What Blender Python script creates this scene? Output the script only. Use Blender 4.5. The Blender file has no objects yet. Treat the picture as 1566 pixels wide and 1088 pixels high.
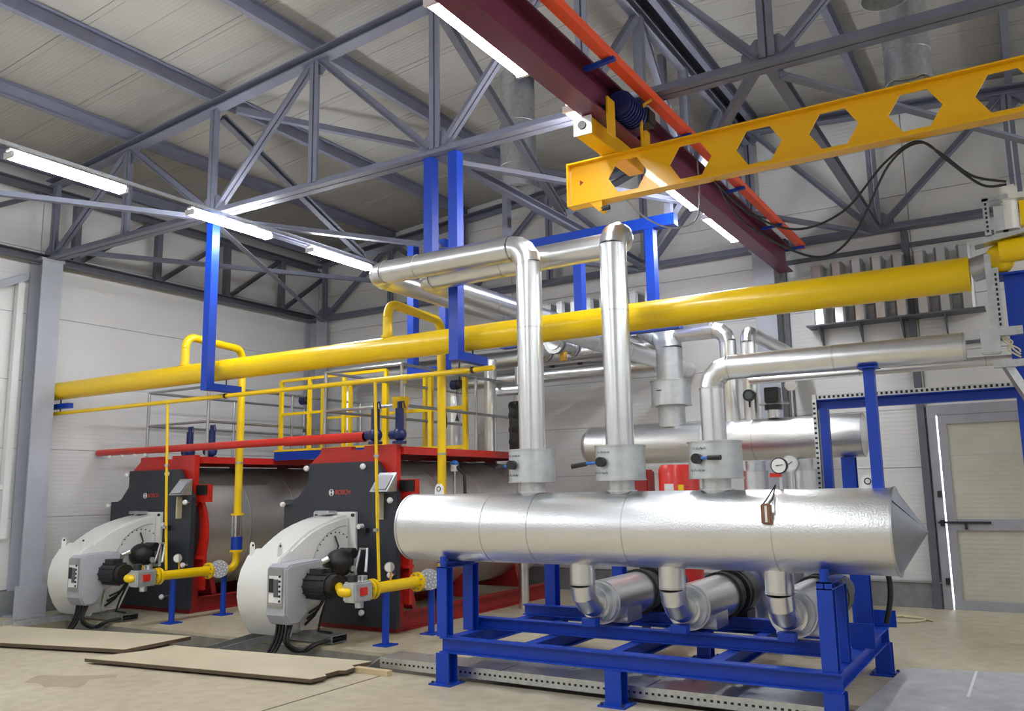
import bpy, bmesh, math, random
from mathutils import Vector, Matrix
random.seed(7)
PI = math.pi
V = Vector
scene = bpy.context.scene
col = scene.collection

# ------------------------------------------------------------------ camera
cam_d = bpy.data.cameras.new('camera')
cam = bpy.data.objects.new('camera', cam_d)
col.objects.link(cam)
cam_d.sensor_width = 36.0
cam_d.lens = 36.0 * 1297.3 / 1566.0
cam_d.clip_end = 200
P, A, R = math.radians(8.978), math.radians(31.478), math.radians(-0.978)
fw = V((-math.sin(A) * math.cos(P), math.cos(A) * math.cos(P), math.sin(P)))
r0 = V((math.cos(A), math.sin(A), 0))
u0 = r0.cross(fw)
rt = r0 * math.cos(R) + u0 * math.sin(R)
up = u0 * math.cos(R) - r0 * math.sin(R)
M4 = Matrix.Identity(4)
for i in range(3):
    M4[i][0], M4[i][1], M4[i][2] = rt[i], up[i], -fw[i]
M4.translation = V((0, 0, 1.6))
cam.matrix_world = M4
scene.camera = cam

# ------------------------------------------------------------------ world, exposure
w = bpy.data.worlds.new('world')
scene.world = w
w.use_nodes = True
w.node_tree.nodes['Background'].inputs[0].default_value = (0.75, 0.85, 1, 1)
w.node_tree.nodes['Background'].inputs[1].default_value = 6.0
scene.view_settings.view_transform = 'Standard'
scene.view_settings.look = 'None'
scene.view_settings.gamma = 1
scene.view_settings.use_curve_mapping = False
scene.view_settings.exposure = 0.75
LAMP = 51.0          # strength of every fluorescent tube diffuser

# ------------------------------------------------------------------ materials
def mat(name, color, rough=0.5, metal=0.0, noise=None, bump=None, wave=None, coat=0.0, emit=None, vary=0.0, streak=None):
    m = bpy.data.materials.new(name)
    m.use_nodes = True
    nt = m.node_tree
    N, L = nt.nodes, nt.links
    b = N['Principled BSDF']
    b.inputs['Base Color'].default_value = (*color, 1)
    b.inputs['Roughness'].default_value = rough
    b.inputs['Metallic'].default_value = metal
    b.inputs['Coat Weight'].default_value = coat
    if emit:
        b.inputs['Emission Color'].default_value = (*color, 1)
        b.inputs['Emission Strength'].default_value = emit
    tc = N.new('ShaderNodeTexCoord')
    if noise:                       # (scale, dark factor, detail) colour mottling
        n = N.new('ShaderNodeTexNoise')
        n.inputs['Scale'].default_value = noise[0]
        n.inputs['Detail'].default_value = noise[2] if len(noise) > 2 else 6
        L.new(tc.outputs['Object'], n.inputs['Vector'])
        r = N.new('ShaderNodeValToRGB')
        d = noise[1]
        r.color_ramp.elements[0].position = 0.3
        r.color_ramp.elements[1].position = 0.7
        r.color_ramp.elements[0].color = (*[c * d for c in color], 1)
        r.color_ramp.elements[1].color = (*color, 1)
        L.new(n.outputs['Fac'], r.inputs['Fac'])
        L.new(r.outputs['Color'], b.inputs['Base Color'])
        rr = N.new('ShaderNodeMapRange')
        k = 0.25 if metal > 0.5 else 1.0
        rr.inputs['To Min'].default_value = max(0.05, rough - 0.08 * k)
        rr.inputs['To Max'].default_value = min(1, rough + 0.1 * k)
        L.new(n.outputs['Fac'], rr.inputs['Value'])
        L.new(rr.outputs['Result'], b.inputs['Roughness'])
    h = None
    if bump:                        # (scale, strength)
        n2 = N.new('ShaderNodeTexNoise')
        n2.inputs['Scale'].default_value = bump[0]
        n2.inputs['Detail'].default_value = 2
        L.new(tc.outputs['Object'], n2.inputs['Vector'])
        bp = N.new('ShaderNodeBump')
        bp.inputs['Strength'].default_value = bump[1]
        bp.inputs['Distance'].default_value = 0.01
        L.new(n2.outputs['Fac'], bp.inputs['Height'])
        h = bp
    if wave:                        # (direction, scale, strength)
        wv = N.new('ShaderNodeTexWave')
        wv.bands_direction = wave[0]
        wv.inputs['Scale'].default_value = wave[1]
        wv.inputs['Distortion'].default_value = 0.0
        L.new(tc.outputs['Object'], wv.inputs['Vector'])
        bp = N.new('ShaderNodeBump')
        bp.inputs['Strength'].default_value = wave[2]
        bp.inputs['Distance'].default_value = 0.01
        L.new(wv.outputs['Fac'], bp.inputs['Height'])
        if h:
            L.new(h.outputs['Normal'], bp.inputs['Normal'])
        h = bp
    if h:
        L.new(h.outputs['Normal'], b.inputs['Normal'])
    return m

MT = dict(
    foil=mat('embossed_aluminium', (0.80, 0.81, 0.82), 0.32, 1.0, noise=(3, 0.97), bump=(85, 0.22)),
    clad=mat('smooth_aluminium', (0.80, 0.81, 0.82), 0.3, 1.0, noise=(9, 0.95), bump=(4, 0.02)),
    cone=mat('zinc_dark_reflection', (0.33, 0.345, 0.38), 0.4, 0.8, noise=(6, 0.9)),  # darker metal for the header cone, dark reflections put into its colour
    band=mat('cladding_bead', (0.62, 0.63, 0.64), 0.35, 1.0),
    galv=mat('galvanised_steel', (0.70, 0.73, 0.75), 0.38, 1.0, noise=(22, 0.78)),
    boxm=mat('valve_box_metal', (0.66, 0.70, 0.72), 0.42, 0.75, noise=(14, 0.85)),
    shell=mat('boiler_shell_steel', (0.80, 0.78, 0.75), 0.42, 0.9, noise=(2.0, 0.85), bump=(3, 0.05)),
    yellow=mat('gas_yellow_paint', (0.90, 0.60, 0.0), 0.30, coat=0.15),
    ocher=mat('crane_yellow_paint', (0.87, 0.46, 0.0), 0.34, noise=(3, 0.93), coat=0.2),
    blue=mat('frame_blue_paint', (0.0, 0.045, 0.44), 0.42, noise=(4, 0.88)),
    navy=mat('valve_navy_paint', (0.012, 0.022, 0.13), 0.35, noise=(6, 0.8)),
    red=mat('boiler_red_paint', (0.66, 0.024, 0.014), 0.35, noise=(4, 0.82), coat=0.15),
    dred=mat('base_dark_red_paint', (0.38, 0.02, 0.022), 0.42, noise=(6, 0.75)),
    rail=mat('conductor_rail_orange_red', (0.95, 0.10, 0.025), 0.4),
    maroon=mat('runway_maroon_paint', (0.185, 0.032, 0.075), 0.42, noise=(2.5, 0.72)),
    primer=mat('grey_steel_paint', (0.19, 0.20, 0.27), 0.5, noise=(5, 0.82)),
    primerd=mat('dark_grey_steel_paint', (0.13, 0.135, 0.165), 0.5, noise=(5, 0.82)),
    colp=mat('column_grey_paint', (0.42, 0.44, 0.50), 0.5, noise=(4, 0.9)),
    front=mat('boiler_door_anthracite', (0.032, 0.038, 0.052), 0.36, noise=(4, 0.85)),
    white=mat('burner_white_paint', (0.78, 0.78, 0.75), 0.3, noise=(3, 0.95), coat=0.2),
    lgrey=mat('burner_box_grey_plastic', (0.43, 0.44, 0.48), 0.42),
    black=mat('black_rubber', (0.012, 0.012, 0.013), 0.45),
    dark=mat('dark_machine_metal', (0.04, 0.04, 0.045), 0.4, 0.3, noise=(20, 0.6)),
    steel=mat('rail_pipe_steel', (0.45, 0.46, 0.48), 0.35, 0.9),
    chrome=mat('polished_steel', (0.75, 0.75, 0.76), 0.18, 1.0),
    wall=mat('wall_panel_offwhite', (0.74, 0.735, 0.73), 0.38, noise=(1.3, 0.93), wave=('Z', 5.5, 0.12)),
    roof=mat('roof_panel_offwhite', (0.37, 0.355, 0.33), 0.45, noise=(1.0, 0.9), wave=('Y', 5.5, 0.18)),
    joint=mat('panel_joint_grey', (0.45, 0.45, 0.44), 0.6),
    plinth=mat('concrete_plinth', (0.26, 0.27, 0.28), 0.85, noise=(9, 0.75), bump=(40, 0.3)),
    floor=None,
    pit=mat('pit_concrete', (0.30, 0.28, 0.24), 0.85, noise=(5, 0.65), bump=(30, 0.3)),
    plate=mat('pale_cover_plate', (0.60, 0.525, 0.375), 0.5, noise=(2.2, 0.85)),
    platee=mat('plate_edge_brown', (0.10, 0.07, 0.045), 0.7),
    plateg=mat('grey_checker_plate', (0.60, 0.60, 0.62), 0.55, 0.2, noise=(6, 0.75)),
    wood=mat('pale_timber', (0.60, 0.47, 0.28), 0.7, noise=(8, 0.8)),
    lamp=mat('lit_tube_diffuser', (0.93, 0.97, 1.0), 0.4, emit=LAMP),
    lampb=mat('lamp_body_white', (0.75, 0.76, 0.78), 0.4),
    doorw=mat('door_panel_cream', (0.56, 0.54, 0.45), 0.5, noise=(4, 0.86), wave=('Z', 5.5, 0.1)),
    doorf=mat('door_frame_grey', (0.36, 0.36, 0.40), 0.5, noise=(5, 0.88)),
    dial=mat('gauge_dial_white', (0.85, 0.85, 0.84), 0.35),
    copper=mat('brown_tape', (0.33, 0.16, 0.10), 0.35, noise=(25, 0.6)),
    teal=mat('blue_cap_plastic', (0.03, 0.16, 0.55), 0.4),
    logo=mat('logo_red', (0.70, 0.06, 0.05), 0.45),
    logow=mat('logo_white', (0.75, 0.75, 0.76), 0.45),
    wire=mat('cream_cable', (0.62, 0.56, 0.36), 0.5),
    stain=mat('brown_floor_stain', (0.43, 0.36, 0.25), 0.6, noise=(4, 0.8)),
    ink=mat('marker_ink', (0.02, 0.02, 0.05), 0.6),
    brass=mat('brass_orange', (0.62, 0.33, 0.03), 0.4),
    screen=mat('display_screen', (0.10, 0.12, 0.13), 0.25),
)

def floor_material():
    m = bpy.data.materials.new('concrete_floor_beige')
    m.use_nodes = True
    N, L = m.node_tree.nodes, m.node_tree.links
    b = N['Principled BSDF']
    tc = N.new('ShaderNodeTexCoord')
    n1 = N.new('ShaderNodeTexNoise'); n1.inputs['Scale'].default_value = 0.55; n1.inputs['Detail'].default_value = 9
    n2 = N.new('ShaderNodeTexNoise'); n2.inputs['Scale'].default_value = 7; n2.inputs['Detail'].default_value = 8
    L.new(tc.outputs['Object'], n1.inputs['Vector']); L.new(tc.outputs['Object'], n2.inputs['Vector'])
    r1 = N.new('ShaderNodeValToRGB')
    e = r1.color_ramp.elements
    e[0].position = 0.28; e[0].color = (0.42, 0.352, 0.245, 1)
    e[1].position = 0.66; e[1].color = (0.575, 0.515, 0.385, 1)
    k = e.new(0.45); k.color = (0.52, 0.455, 0.325, 1)
    L.new(n1.outputs['Fac'], r1.inputs['Fac'])
    r2 = N.new('ShaderNodeValToRGB')
    r2.color_ramp.elements[0].position = 0.25; r2.color_ramp.elements[0].color = (0.78, 0.77, 0.75, 1)
    r2.color_ramp.elements[1].position = 0.6; r2.color_ramp.elements[1].color = (1, 1, 1, 1)
    L.new(n2.outputs['Fac'], r2.inputs['Fac'])
    mx = N.new('ShaderNodeMixRGB'); mx.blend_type = 'MULTIPLY'; mx.inputs[0].default_value = 1
    L.new(r1.outputs['Color'], mx.inputs[1]); L.new(r2.outputs['Color'], mx.inputs[2])
    L.new(mx.outputs['Color'], b.inputs['Base Color'])
    rr = N.new('ShaderNodeMapRange'); rr.inputs['To Min'].default_value = 0.3; rr.inputs['To Max'].default_value = 0.65
    L.new(n1.outputs['Fac'], rr.inputs['Value']); L.new(rr.outputs['Result'], b.inputs['Roughness'])
    bp = N.new('ShaderNodeBump'); bp.inputs['Strength'].default_value = 0.08
    L.new(n2.outputs['Fac'], bp.inputs['Height']); L.new(bp.outputs['Normal'], b.inputs['Normal'])
    return m
MT['floor'] = floor_material()

# ------------------------------------------------------------------ mesh helpers (world coordinates)
class MB:
    def __init__(s):
        s.v = []; s.f = []
    def add(s, vs, fs):
        o = len(s.v)
        s.v += [V(q) for q in vs]
        s.f += [[i + o for i in f] for f in fs]
        return s
    def box(s, x0, x1, y0, y1, z0, z1):
        vs = [(x, y, z) for x in (x0, x1) for y in (y0, y1) for z in (z0, z1)]
        return s.add(vs, [(0, 1, 3, 2), (4, 6, 7, 5), (0, 4, 5, 1), (2, 3, 7, 6), (0, 2, 6, 4), (1, 5, 7, 3)])
    def prism(s, poly, ax, a0, a1):
        """poly in the plane of the other two axes (cyclic order x:(y,z) y:(x,z) z:(x,y))"""
        def mk(p, a):
            return {0: (a, p[0], p[1]), 1: (p[0], a, p[1]), 2: (p[0], p[1], a)}[ax]
        n = len(poly)
        vs = [mk(p, a0) for p in poly] + [mk(p, a1) for p in poly]
        fs = [list(range(n))[::-1], list(range(n, 2 * n))]
        fs += [(i, (i + 1) % n, n + (i + 1) % n, n + i) for i in range(n)]
        return s.add(vs, fs)
    def sect(s, p0, p1, prof, upv=(0, 0, 1), closed=True):
        """sweep a 2D profile (side, up) from p0 to p1"""
        p0, p1 = V(p0), V(p1)
        d = (p1 - p0).normalized()
        u = V(upv)
        if abs(d.dot(u)) > 0.97:
            u = V((0, 1, 0)) if abs(d.y) < 0.9 else V((1, 0, 0))
        sd = d.cross(u).normalized()
        u = sd.cross(d).normalized()
        n = len(prof)
        vs = [p + sd * a + u * b for p in (p0, p1) for a, b in prof]
        fs = [list(range(n)), list(range(n, 2 * n))[::-1]]
        fs += [(i, n + i, n + (i + 1) % n, (i + 1) % n) for i in range(n)]
        return s.add(vs, fs)
    def bar(s, p0, p1, w, h, upv=(0, 0, 1)):
        w /= 2; h /= 2
        return s.sect(p0, p1, [(-w, -h), (w, -h), (w, h), (-w, h)], upv)
    def ibeam(s, p0, p1, w, h, t=0.012, upv=(0, 0, 1)):
        a, b, c = w / 2, h / 2, t / 2
        return s.sect(p0, p1, [(-a, -b), (a, -b), (a, -b + t), (c, -b + t), (c, b - t), (a, b - t), (a, b), (-a, b),
                               (-a, b - t), (-c, b - t), (-c, -b + t), (-a, -b + t)], upv)
    def chan(s, p0, p1, w, h, t=0.01, upv=(0, 0, 1), flip=1):
        a, b = w / 2 * flip, h / 2
        t2 = t * flip
        return s.sect(p0, p1, [(-a, -b), (a, -b), (a, -b + t), (-a + t2, -b + t), (-a + t2, b - t), (a, b - t), (a, b), (-a, b)], upv)
    def dangle(s, p0, p1, w, h, gap=0.016, t=0.01, upv=(0, 0, 1)):
        """pair of angles back to back with a gap"""
        g = gap / 2
        s.sect(p0, p1, [(g, -h / 2), (w / 2, -h / 2), (w / 2, -h / 2 + t), (g + t, -h / 2 + t), (g + t, h / 2), (g, h / 2)], upv)
        return s.sect(p0, p1, [(-g, -h / 2), (-g, h / 2), (-g - t, h / 2), (-g - t, -h / 2 + t), (-w / 2, -h / 2 + t), (-w / 2, -h / 2)], upv)
    def cyl(s, p0, p1, r, n=24, r1=None):
        return s.tube([p0, p1], [r, r if r1 is None else r1], n)
    def tube(s, pts, r, n=16, cap=True):
        pts = [V(p) for p in pts]
        rs = r if isinstance(r, (list, tuple)) else [r] * len(pts)
        m = len(pts)
        ds = [(pts[i + 1] - pts[i]).normalized() if (pts[i + 1] - pts[i]).length > 1e-9 else None for i in range(m - 1)]
        for i in range(m - 1):
            if ds[i] is None:
                ds[i] = ds[i - 1] if i else V((0, 0, 1))
        u = ds[0].orthogonal().normalized()
        vs = []
        for i in range(m):
            if i == 0: t = ds[0]
            elif i == m - 1: t = ds[-1]
            else: t = (ds[i - 1] + ds[i]).normalized()
            if i > 0:
                q = ds[i - 1].rotation_difference(t); u = q @ u
            u = (u - t * u.dot(t)).normalized()
            b = t.cross(u)
            k = 1.0
            if 0 < i < m - 1:
                k = 1 / max(0.5, ds[i - 1].dot(t))
            for j in range(n):
                a = 2 * PI * j / n
                vs.append(pts[i] + (u * math.cos(a) + b * math.sin(a)) * rs[i])
            if 0 < i < m - 1:
                q = t.rotation_difference(ds[i]); u = q @ u
        fs = []
        for i in range(m - 1):
            for j in range(n):
                fs.append((i * n + j, i * n + (j + 1) % n, (i + 1) * n + (j + 1) % n, (i + 1) * n + j))
        if cap:
            fs.append(list(range(n))[::-1]); fs.append(list(range((m - 1) * n, m * n)))
        return s.add(vs, fs)
    def ball(s, c, r, n=14, sc=(1, 1, 1)):
        c = V(c); vs = []; fs = []
        k = n // 2
        for i in range(1, k):
            t = PI * i / k
            for j in range(n):
                a = 2 * PI * j / n
                vs.append(c + V((math.sin(t) * math.cos(a) * r * sc[0], math.sin(t) * math.sin(a) * r * sc[1], math.cos(t) * r * sc[2])))
        vs += [c + V((0, 0, r * sc[2])), c - V((0, 0, r * sc[2]))]
        for i in range(k - 2):
            for j in range(n):
                fs.append((i * n + j, (i + 1) * n + j, (i + 1) * n + (j + 1) % n, i * n + (j + 1) % n))
        T = len(vs) - 2
        for j in range(n):
            fs.append((T, j, (j + 1) % n)); fs.append((T + 1, (k - 2) * n + (j + 1) % n, (k - 2) * n + j))
        return s.add(vs, fs)
    def ring(s, c, axis, r0, r1, wdt, n=28):
        """flat annulus of thickness wdt about axis"""
        ax = V(axis).normalized(); c = V(c)
        u = ax.orthogonal().normalized(); b = ax.cross(u)
        vs = []
        for (rr, o) in ((r0, -.5), (r1, -.5), (r1, .5), (r0, .5)):
            for j in range(n):
                a = 2 * PI * j / n
                vs.append(c + ax * (wdt * o) + (u * math.cos(a) + b * math.sin(a)) * rr)
        fs = []
        for k in range(4):
            for j in range(n):
                fs.append((k * n + j, k * n + (j + 1) % n, ((k + 1) % 4) * n + (j + 1) % n, ((k + 1) % 4) * n + j))
        return s.add(vs, fs)
    def build(s, name, material, parent=None, smooth=True, ang=28, org=None, bevel=0):
        me = bpy.data.meshes.new(name)
        if org is None:
            if parent is not None:
                org = ORG[parent.name]
            else:
                xs = [v.x for v in s.v]; ys = [v.y for v in s.v]; zs = [v.z for v in s.v]
                org = V(((min(xs) + max(xs)) / 2, (min(ys) + max(ys)) / 2, min(zs)))
        me.from_pydata([v - org for v in s.v], [], s.f)
        bm = bmesh.new(); bm.from_mesh(me)
        bmesh.ops.recalc_face_normals(bm, faces=bm.faces)
        if bevel:
            bmesh.ops.bevel(bm, geom=[e for e in bm.edges if e.calc_face_angle(0) > 0.6], offset=bevel, segments=2, affect='EDGES', clamp_overlap=True)
        bm.to_mesh(me); bm.free()
        if smooth:
            for p in me.polygons: p.use_smooth = True
            me.set_sharp_from_angle(angle=math.radians(ang))
        me.materials.append(MT[material] if isinstance(material, str) else material)
        o = bpy.data.objects.new(name, me)
        col.objects.link(o)
        if parent is not None:
            o.parent = parent
        else:
            o.location = org
        ORG[o.name] = org
        return o
ORG = {}

def tag(o, label, cat, group=None):
    o['label'] = label; o['category'] = cat
    if group: o['group'] = group
    return o
def struct(o):
    o['kind'] = 'structure'
    return o
def thing(name, label, cat, loc, group=None):
    o = bpy.data.objects.new(name, None)
    o.empty_display_size = 0.1
    col.objects.link(o)
    o.location = loc
    ORG[o.name] = V(loc)
    return tag(o, label, cat, group)
def label(o, t):
    o['label'] = t
    return o

def arc(c, p, q, n):
    """points from p to q on a circle about c"""
    c, p, q = V(c), V(p), V(q)
    a, b = p - c, q - c
    w_ = a.angle(b)
    return [c + a * (math.sin((1 - t) * w_) / math.sin(w_)) + b * (math.sin(t * w_) / math.sin(w_)) for t in [i / n for i in range(n + 1)]]

def pipe_run(root, pts, r, bend, material, n=28, gores=4, band=True, every=0, elbow_mat=None, sect='pipe_section', bm='band'):
    """straight sections, gored elbows and bead bands as parts of root"""
    pts = [V(p) for p in pts]
    cur = pts[0]
    joints = []
    for i in range(1, len(pts)):
        nd = pts[i]
        d = (nd - cur).normalized()
        if i < len(pts) - 1:
            d2 = (pts[i + 1] - nd).normalized()
            th = d.angle(d2)
            off = bend * math.tan(th / 2)
            a, b = nd - d * off, nd + d2 * off
            MB().cyl(cur, a, r, n).build(sect, material, root)
            nrm = (d2 - d * d.dot(d2)).normalized()
            c = a + nrm * bend
            MB().tube(arc(c, a, b, gores), r, n).build('elbow', elbow_mat or material, root, ang=14 if gores < 6 else 40)
            joints += [(cur, d), (a, d), (b, d2)]
            if every:
                Ls = (a - cur).length
                for k in range(1, int(Ls / every) + 1):
                    joints.append((cur + d * (k * every), d))
            cur = b
        else:
            MB().cyl(cur, nd, r, n).build(sect, material, root)
            joints += [(nd, d)]
            if every:
                Ls = (nd - cur).length
                for k in range(1, int(Ls / every - .2) + 1):
                    joints.append((cur + d * (k * every), d))
    if band:
        for p, d in joints:
            MB().ring(p, d, r * 0.97, r * 1.022, 0.014, n).build('seam_band', bm, root)

def text_part(txt, size, mtx, material, parent, name='lettering', depth=0.001):
    cu = bpy.data.curves.new('t', 'FONT')
    cu.body = txt; cu.size = size; cu.align_x = 'CENTER'; cu.align_y = 'CENTER'; cu.extrude = depth
    to = bpy.data.objects.new('t', cu)
    col.objects.link(to)
    dg = bpy.context.evaluated_depsgraph_get()
    me = bpy.data.meshes.new_from_object(to.evaluated_get(dg))
    bpy.data.objects.remove(to)
    me.transform(mtx)
    me.transform(Matrix.Translation(-ORG[parent.name]))
    me.materials.clear(); me.materials.append(MT[material])
    o = bpy.data.objects.new(name, me)
    col.objects.link(o); o.parent = parent
    ORG[o.name] = ORG[parent.name]
    return o
FRONT = Matrix.Rotation(PI / 2, 4, 'X')          # text that faces -Y

# ================================================================== the room
X0, X1, Y0, Y1 = -12.25, 5.7, -6.0, 12.45
RID = -3.27
def zb(x): return 6.85 - 0.083 * abs(x - RID)     # underside of the top chords
ROOFZ = 0.33

# floor with the cable trench in front of the boilers
TX0, TX1, TY0, TY1, TZ = -11.2, -0.9, 6.2, 6.85, -0.38
fb = MB()
fb.box(X0 - .3, X1 + .3, Y0 - .3, TY0, -0.5, 0)
fb.box(X0 - .3, X1 + .3, TY1, Y1 + .3, -0.5, 0)
fb.box(X0 - .3, TX0, TY0, TY1, -0.5, 0)
fb.box(TX1, X1 + .3, TY0, TY1, -0.5, 0)
floor = struct(fb.build('floor', 'floor', smooth=False, org=V((0, 0, 0))))
tb = MB().box(TX0, TX1, TY0, TY1, -0.5, TZ)
tb.box(TX0, TX1, TY0, TY0 + .02, TZ, -.03).box(TX0, TX1, TY1 - .02, TY1, TZ, -.03)
tb.build('trench_lining', 'pit', floor, smooth=False)
MB().box(-5.105, -5.09, -5.0, 6.1, -.01, 0.0015).build('expansion_joint', 'platee', floor, smooth=False)

st_pts = [(-7.95, 4.62), (-7.7, 4.70), (-7.45, 4.86), (-7.3, 4.98), (-7.22, 4.9), (-7.34, 4.72), (-7.2, 4.6), (-7.12, 4.48), (-7.3, 4.44), (-7.4, 4.36), (-7.6, 4.42), (-7.75, 4.38), (-7.85, 4.48)]
MB().prism(st_pts, 2, -.004, .0012).build('stain', 'stain', floor, smooth=False)
# left wall: sandwich panels between columns
def wall(name, loc_fn, spans, seams, zt):
    """loc_fn(a0,a1,z0,z1,d0,d1)->box args; d is distance in front of the wall plane"""
    wb = MB().box(*loc_fn(spans[0][0] - .25, spans[-1][1] + .25, 0.0, zt, -0.15, -0.03))
    wo = struct(wb.build(name, 'joint', smooth=False, org=V((0, 0, 0))))
    for (a0, a1) in spans:
        for z0, z1 in zip(seams[:-1], seams[1:]):
            MB().box(*loc_fn(a0 + .006, a1 - .006, z0 + .004, z1 - .004, -0.03, 0)).build('wall_panel', 'wall', wo, smooth=False)
            MB().box(*loc_fn(a0 + .006, a1 - .006, z1 - .045, z1 - .03, 0, 0.004)).build('panel_lip', 'wall', wo, smooth=False)
    return wo
left = lambda a0, a1, z0, z1, d0, d1: (X0 + d0, X0 + d1, a0, a1, z0, z1)
back = lambda a0, a1, z0, z1, d0, d1: (a0, a1, Y1 - d1, Y1 - d0, z0, z1)
right = lambda a0, a1, z0, z1, d0, d1: (X1 - d1, X1 - d0, a0, a1, z0, z1)
front = lambda a0, a1, z0, z1, d0, d1: (a0, a1, Y0 + d0, Y0 + d1, z0, z1)
SL = [0.35 + 0.97 * i for i in range(7)]
SB = [0.33, 1.07, 1.80, 2.57, 3.31, 4.05, 4.80, 5.54, 6.28]
wall('wall_left', left, [(Y0, .9), (.9, 6.72), (6.72, Y1)], SL, 6.5)
DX0, DX1, DZ = -1.09, 0.05, 2.47       # door opening
wb = MB().box(X0 - .25, DX0, Y1 + .03, Y1 + .15, 0, 7.2).box(DX1, X1 + .25, Y1 + .03, Y1 + .15, 0, 7.2).box(DX0, DX1, Y1 + .03, Y1 + .15, DZ, 7.2)
wbk = struct(wb.build('wall_back', 'joint', smooth=False, org=V((0, 0, 0))))
SB2 = SB + [7.0]
for a0, a1 in [(X0, -7.6), (-7.6, -3.2), (-3.2, DX0 - .1), (DX0 - .1, DX1 + .1), (DX1 + .1, X1)]:
    for z0, z1 in zip(SB2[:-1], SB2[1:]):
        if a0 == DX0 - .1:
            if z1 < 3: continue
            z0 = max(z0, DZ + .1)
        MB().box(*back(a0 + .006, a1 - .006, z0 + .004, z1 - .004, -0.03, 0)).build('wall_panel', 'wall', wbk, smooth=False)
        MB().box(*back(a0 + .006, a1 - .006, z1 - .045, z1 - .03, 0, .004)).build('panel_lip', 'wall', wbk, smooth=False)
struct(MB().box(X1, X1 + .15, Y0, Y1, 0, 6.5).build('wall_right', 'wall', smooth=False, org=V((0, 0, 0))))
struct(MB().box(X0, X1, Y0 - .15, Y0, 0, 7.2).build('wall_front', 'wall', smooth=False, org=V((0, 0, 0))))
struct(MB().box(X0, X0 + .05, Y0, Y1, 0, .34).build('baseboard_left', 'plinth', smooth=False))
bb = MB().box(X0, DX0 - .1, Y1 - .05, Y1, 0, .32).box(DX1 + .1, X1, Y1 - .05, Y1, 0, .32)
struct(bb.build('baseboard_back', 'plinth', smooth=False))
struct(MB().box(-3.1, DX0 - .1, Y1 - .075, Y1 - .05, .32, .335).build('trim_1', 'galv', smooth=False))

# ceiling: one sandwich panel per metre on each slope
cb = MB()
for xa, xb in ((X0 - .1, RID), (RID, X1 + .1)):
    za, zz = zb(xa) + ROOFZ, zb(xb) + ROOFZ
    cb.prism([(xa, za + .012), (xb, zz + .012), (xb, zz + .15), (xa, za + .15)], 1, Y0 - .15, Y1 + .15)
ceil = struct(cb.build('ceiling', 'joint', smooth=False, org=V((0, 0, 0))))
y = Y0 - .1
while y < Y1:
    for xa, xb in ((X0 - .1, RID), (RID, X1 + .1)):
        za, zz = zb(xa) + ROOFZ, zb(xb) + ROOFZ
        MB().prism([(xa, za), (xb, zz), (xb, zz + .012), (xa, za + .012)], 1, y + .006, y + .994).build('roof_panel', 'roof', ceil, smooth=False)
        for k in (.08, .5):
            MB().prism([(xa, za - .006), (xb, zz - .006), (xb, zz), (xa, za)], 1, y + k, y + k + .06).build('panel_rib', 'roof', ceil, smooth=False)
    y += 1.0

# door in the back wall
d = struct(MB().box(DX0 - .1, DX0, Y1 - .07, Y1 + .1, 0, DZ + .13).box(DX1, DX1 + .1, Y1 - .07, Y1 + .1, 0, DZ + .13)
           .box(DX0, DX1, Y1 - .07, Y1 + .1, DZ, DZ + .13).build('door_1', 'doorf', smooth=False))
lf = MB()
lx0, lx1 = DX0 + .02, DX1
for (a, b_, c_, e_) in ((lx0, lx0 + .1, .004, DZ - .002), (lx1 - .1, lx1, .004, DZ - .002), (lx0 + .1, lx1 - .1, .004, .12), (lx0 + .1, lx1 - .1, .99, 1.13), (lx0 + .1, lx1 - .1, DZ - .12, DZ - .002)):
    lf.box(a, b_, Y1 - .06, Y1, c_, e_)
leaf = lf.build('door_leaf', 'doorf', d, smooth=False)
MB().box(lx0 + .1, lx1 - .1, Y1 - .03, Y1 - .012, 1.13, DZ - .12).build('door_panel', 'doorw', leaf, smooth=False)
MB().box(lx0 + .1, lx1 - .1, Y1 - .03, Y1 - .012, .12, .99).build('door_panel', 'doorw', leaf, smooth=False)
MB().box(lx0 + .1, lx1 - .1, Y1 - .034, Y1 - .03, 1.93, 1.945).build('panel_seam', 'joint', leaf, smooth=False)
MB().box(lx0 - .1, lx0 + .5, Y1 - .085, Y1 - .06, 1.075, 1.10).box(lx0 + .2, lx0 + .23, Y1 - .09, Y1 - .06, 1.0, 1.08).build('door_bolt', 'dark', leaf, smooth=False)
for zz in (1.45, 1.08, .35):
    MB().cyl((lx0 - .05, Y1 - .09, zz - .04), (lx0 - .05, Y1 - .09, zz + .04), .025, 12).build('hinge', 'dark', d)
# the post beside the door and the mullions of the back wall framing
tag(MB().ibeam((DX0 - .17, Y1 - .05, 0), (DX0 - .17, Y1 - .05, 5.0), .09, .1, .012).build('wall_post', 'primerd', smooth=False),
    'thin dark grey steel wall post standing beside the cream door', 'post')

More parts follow.
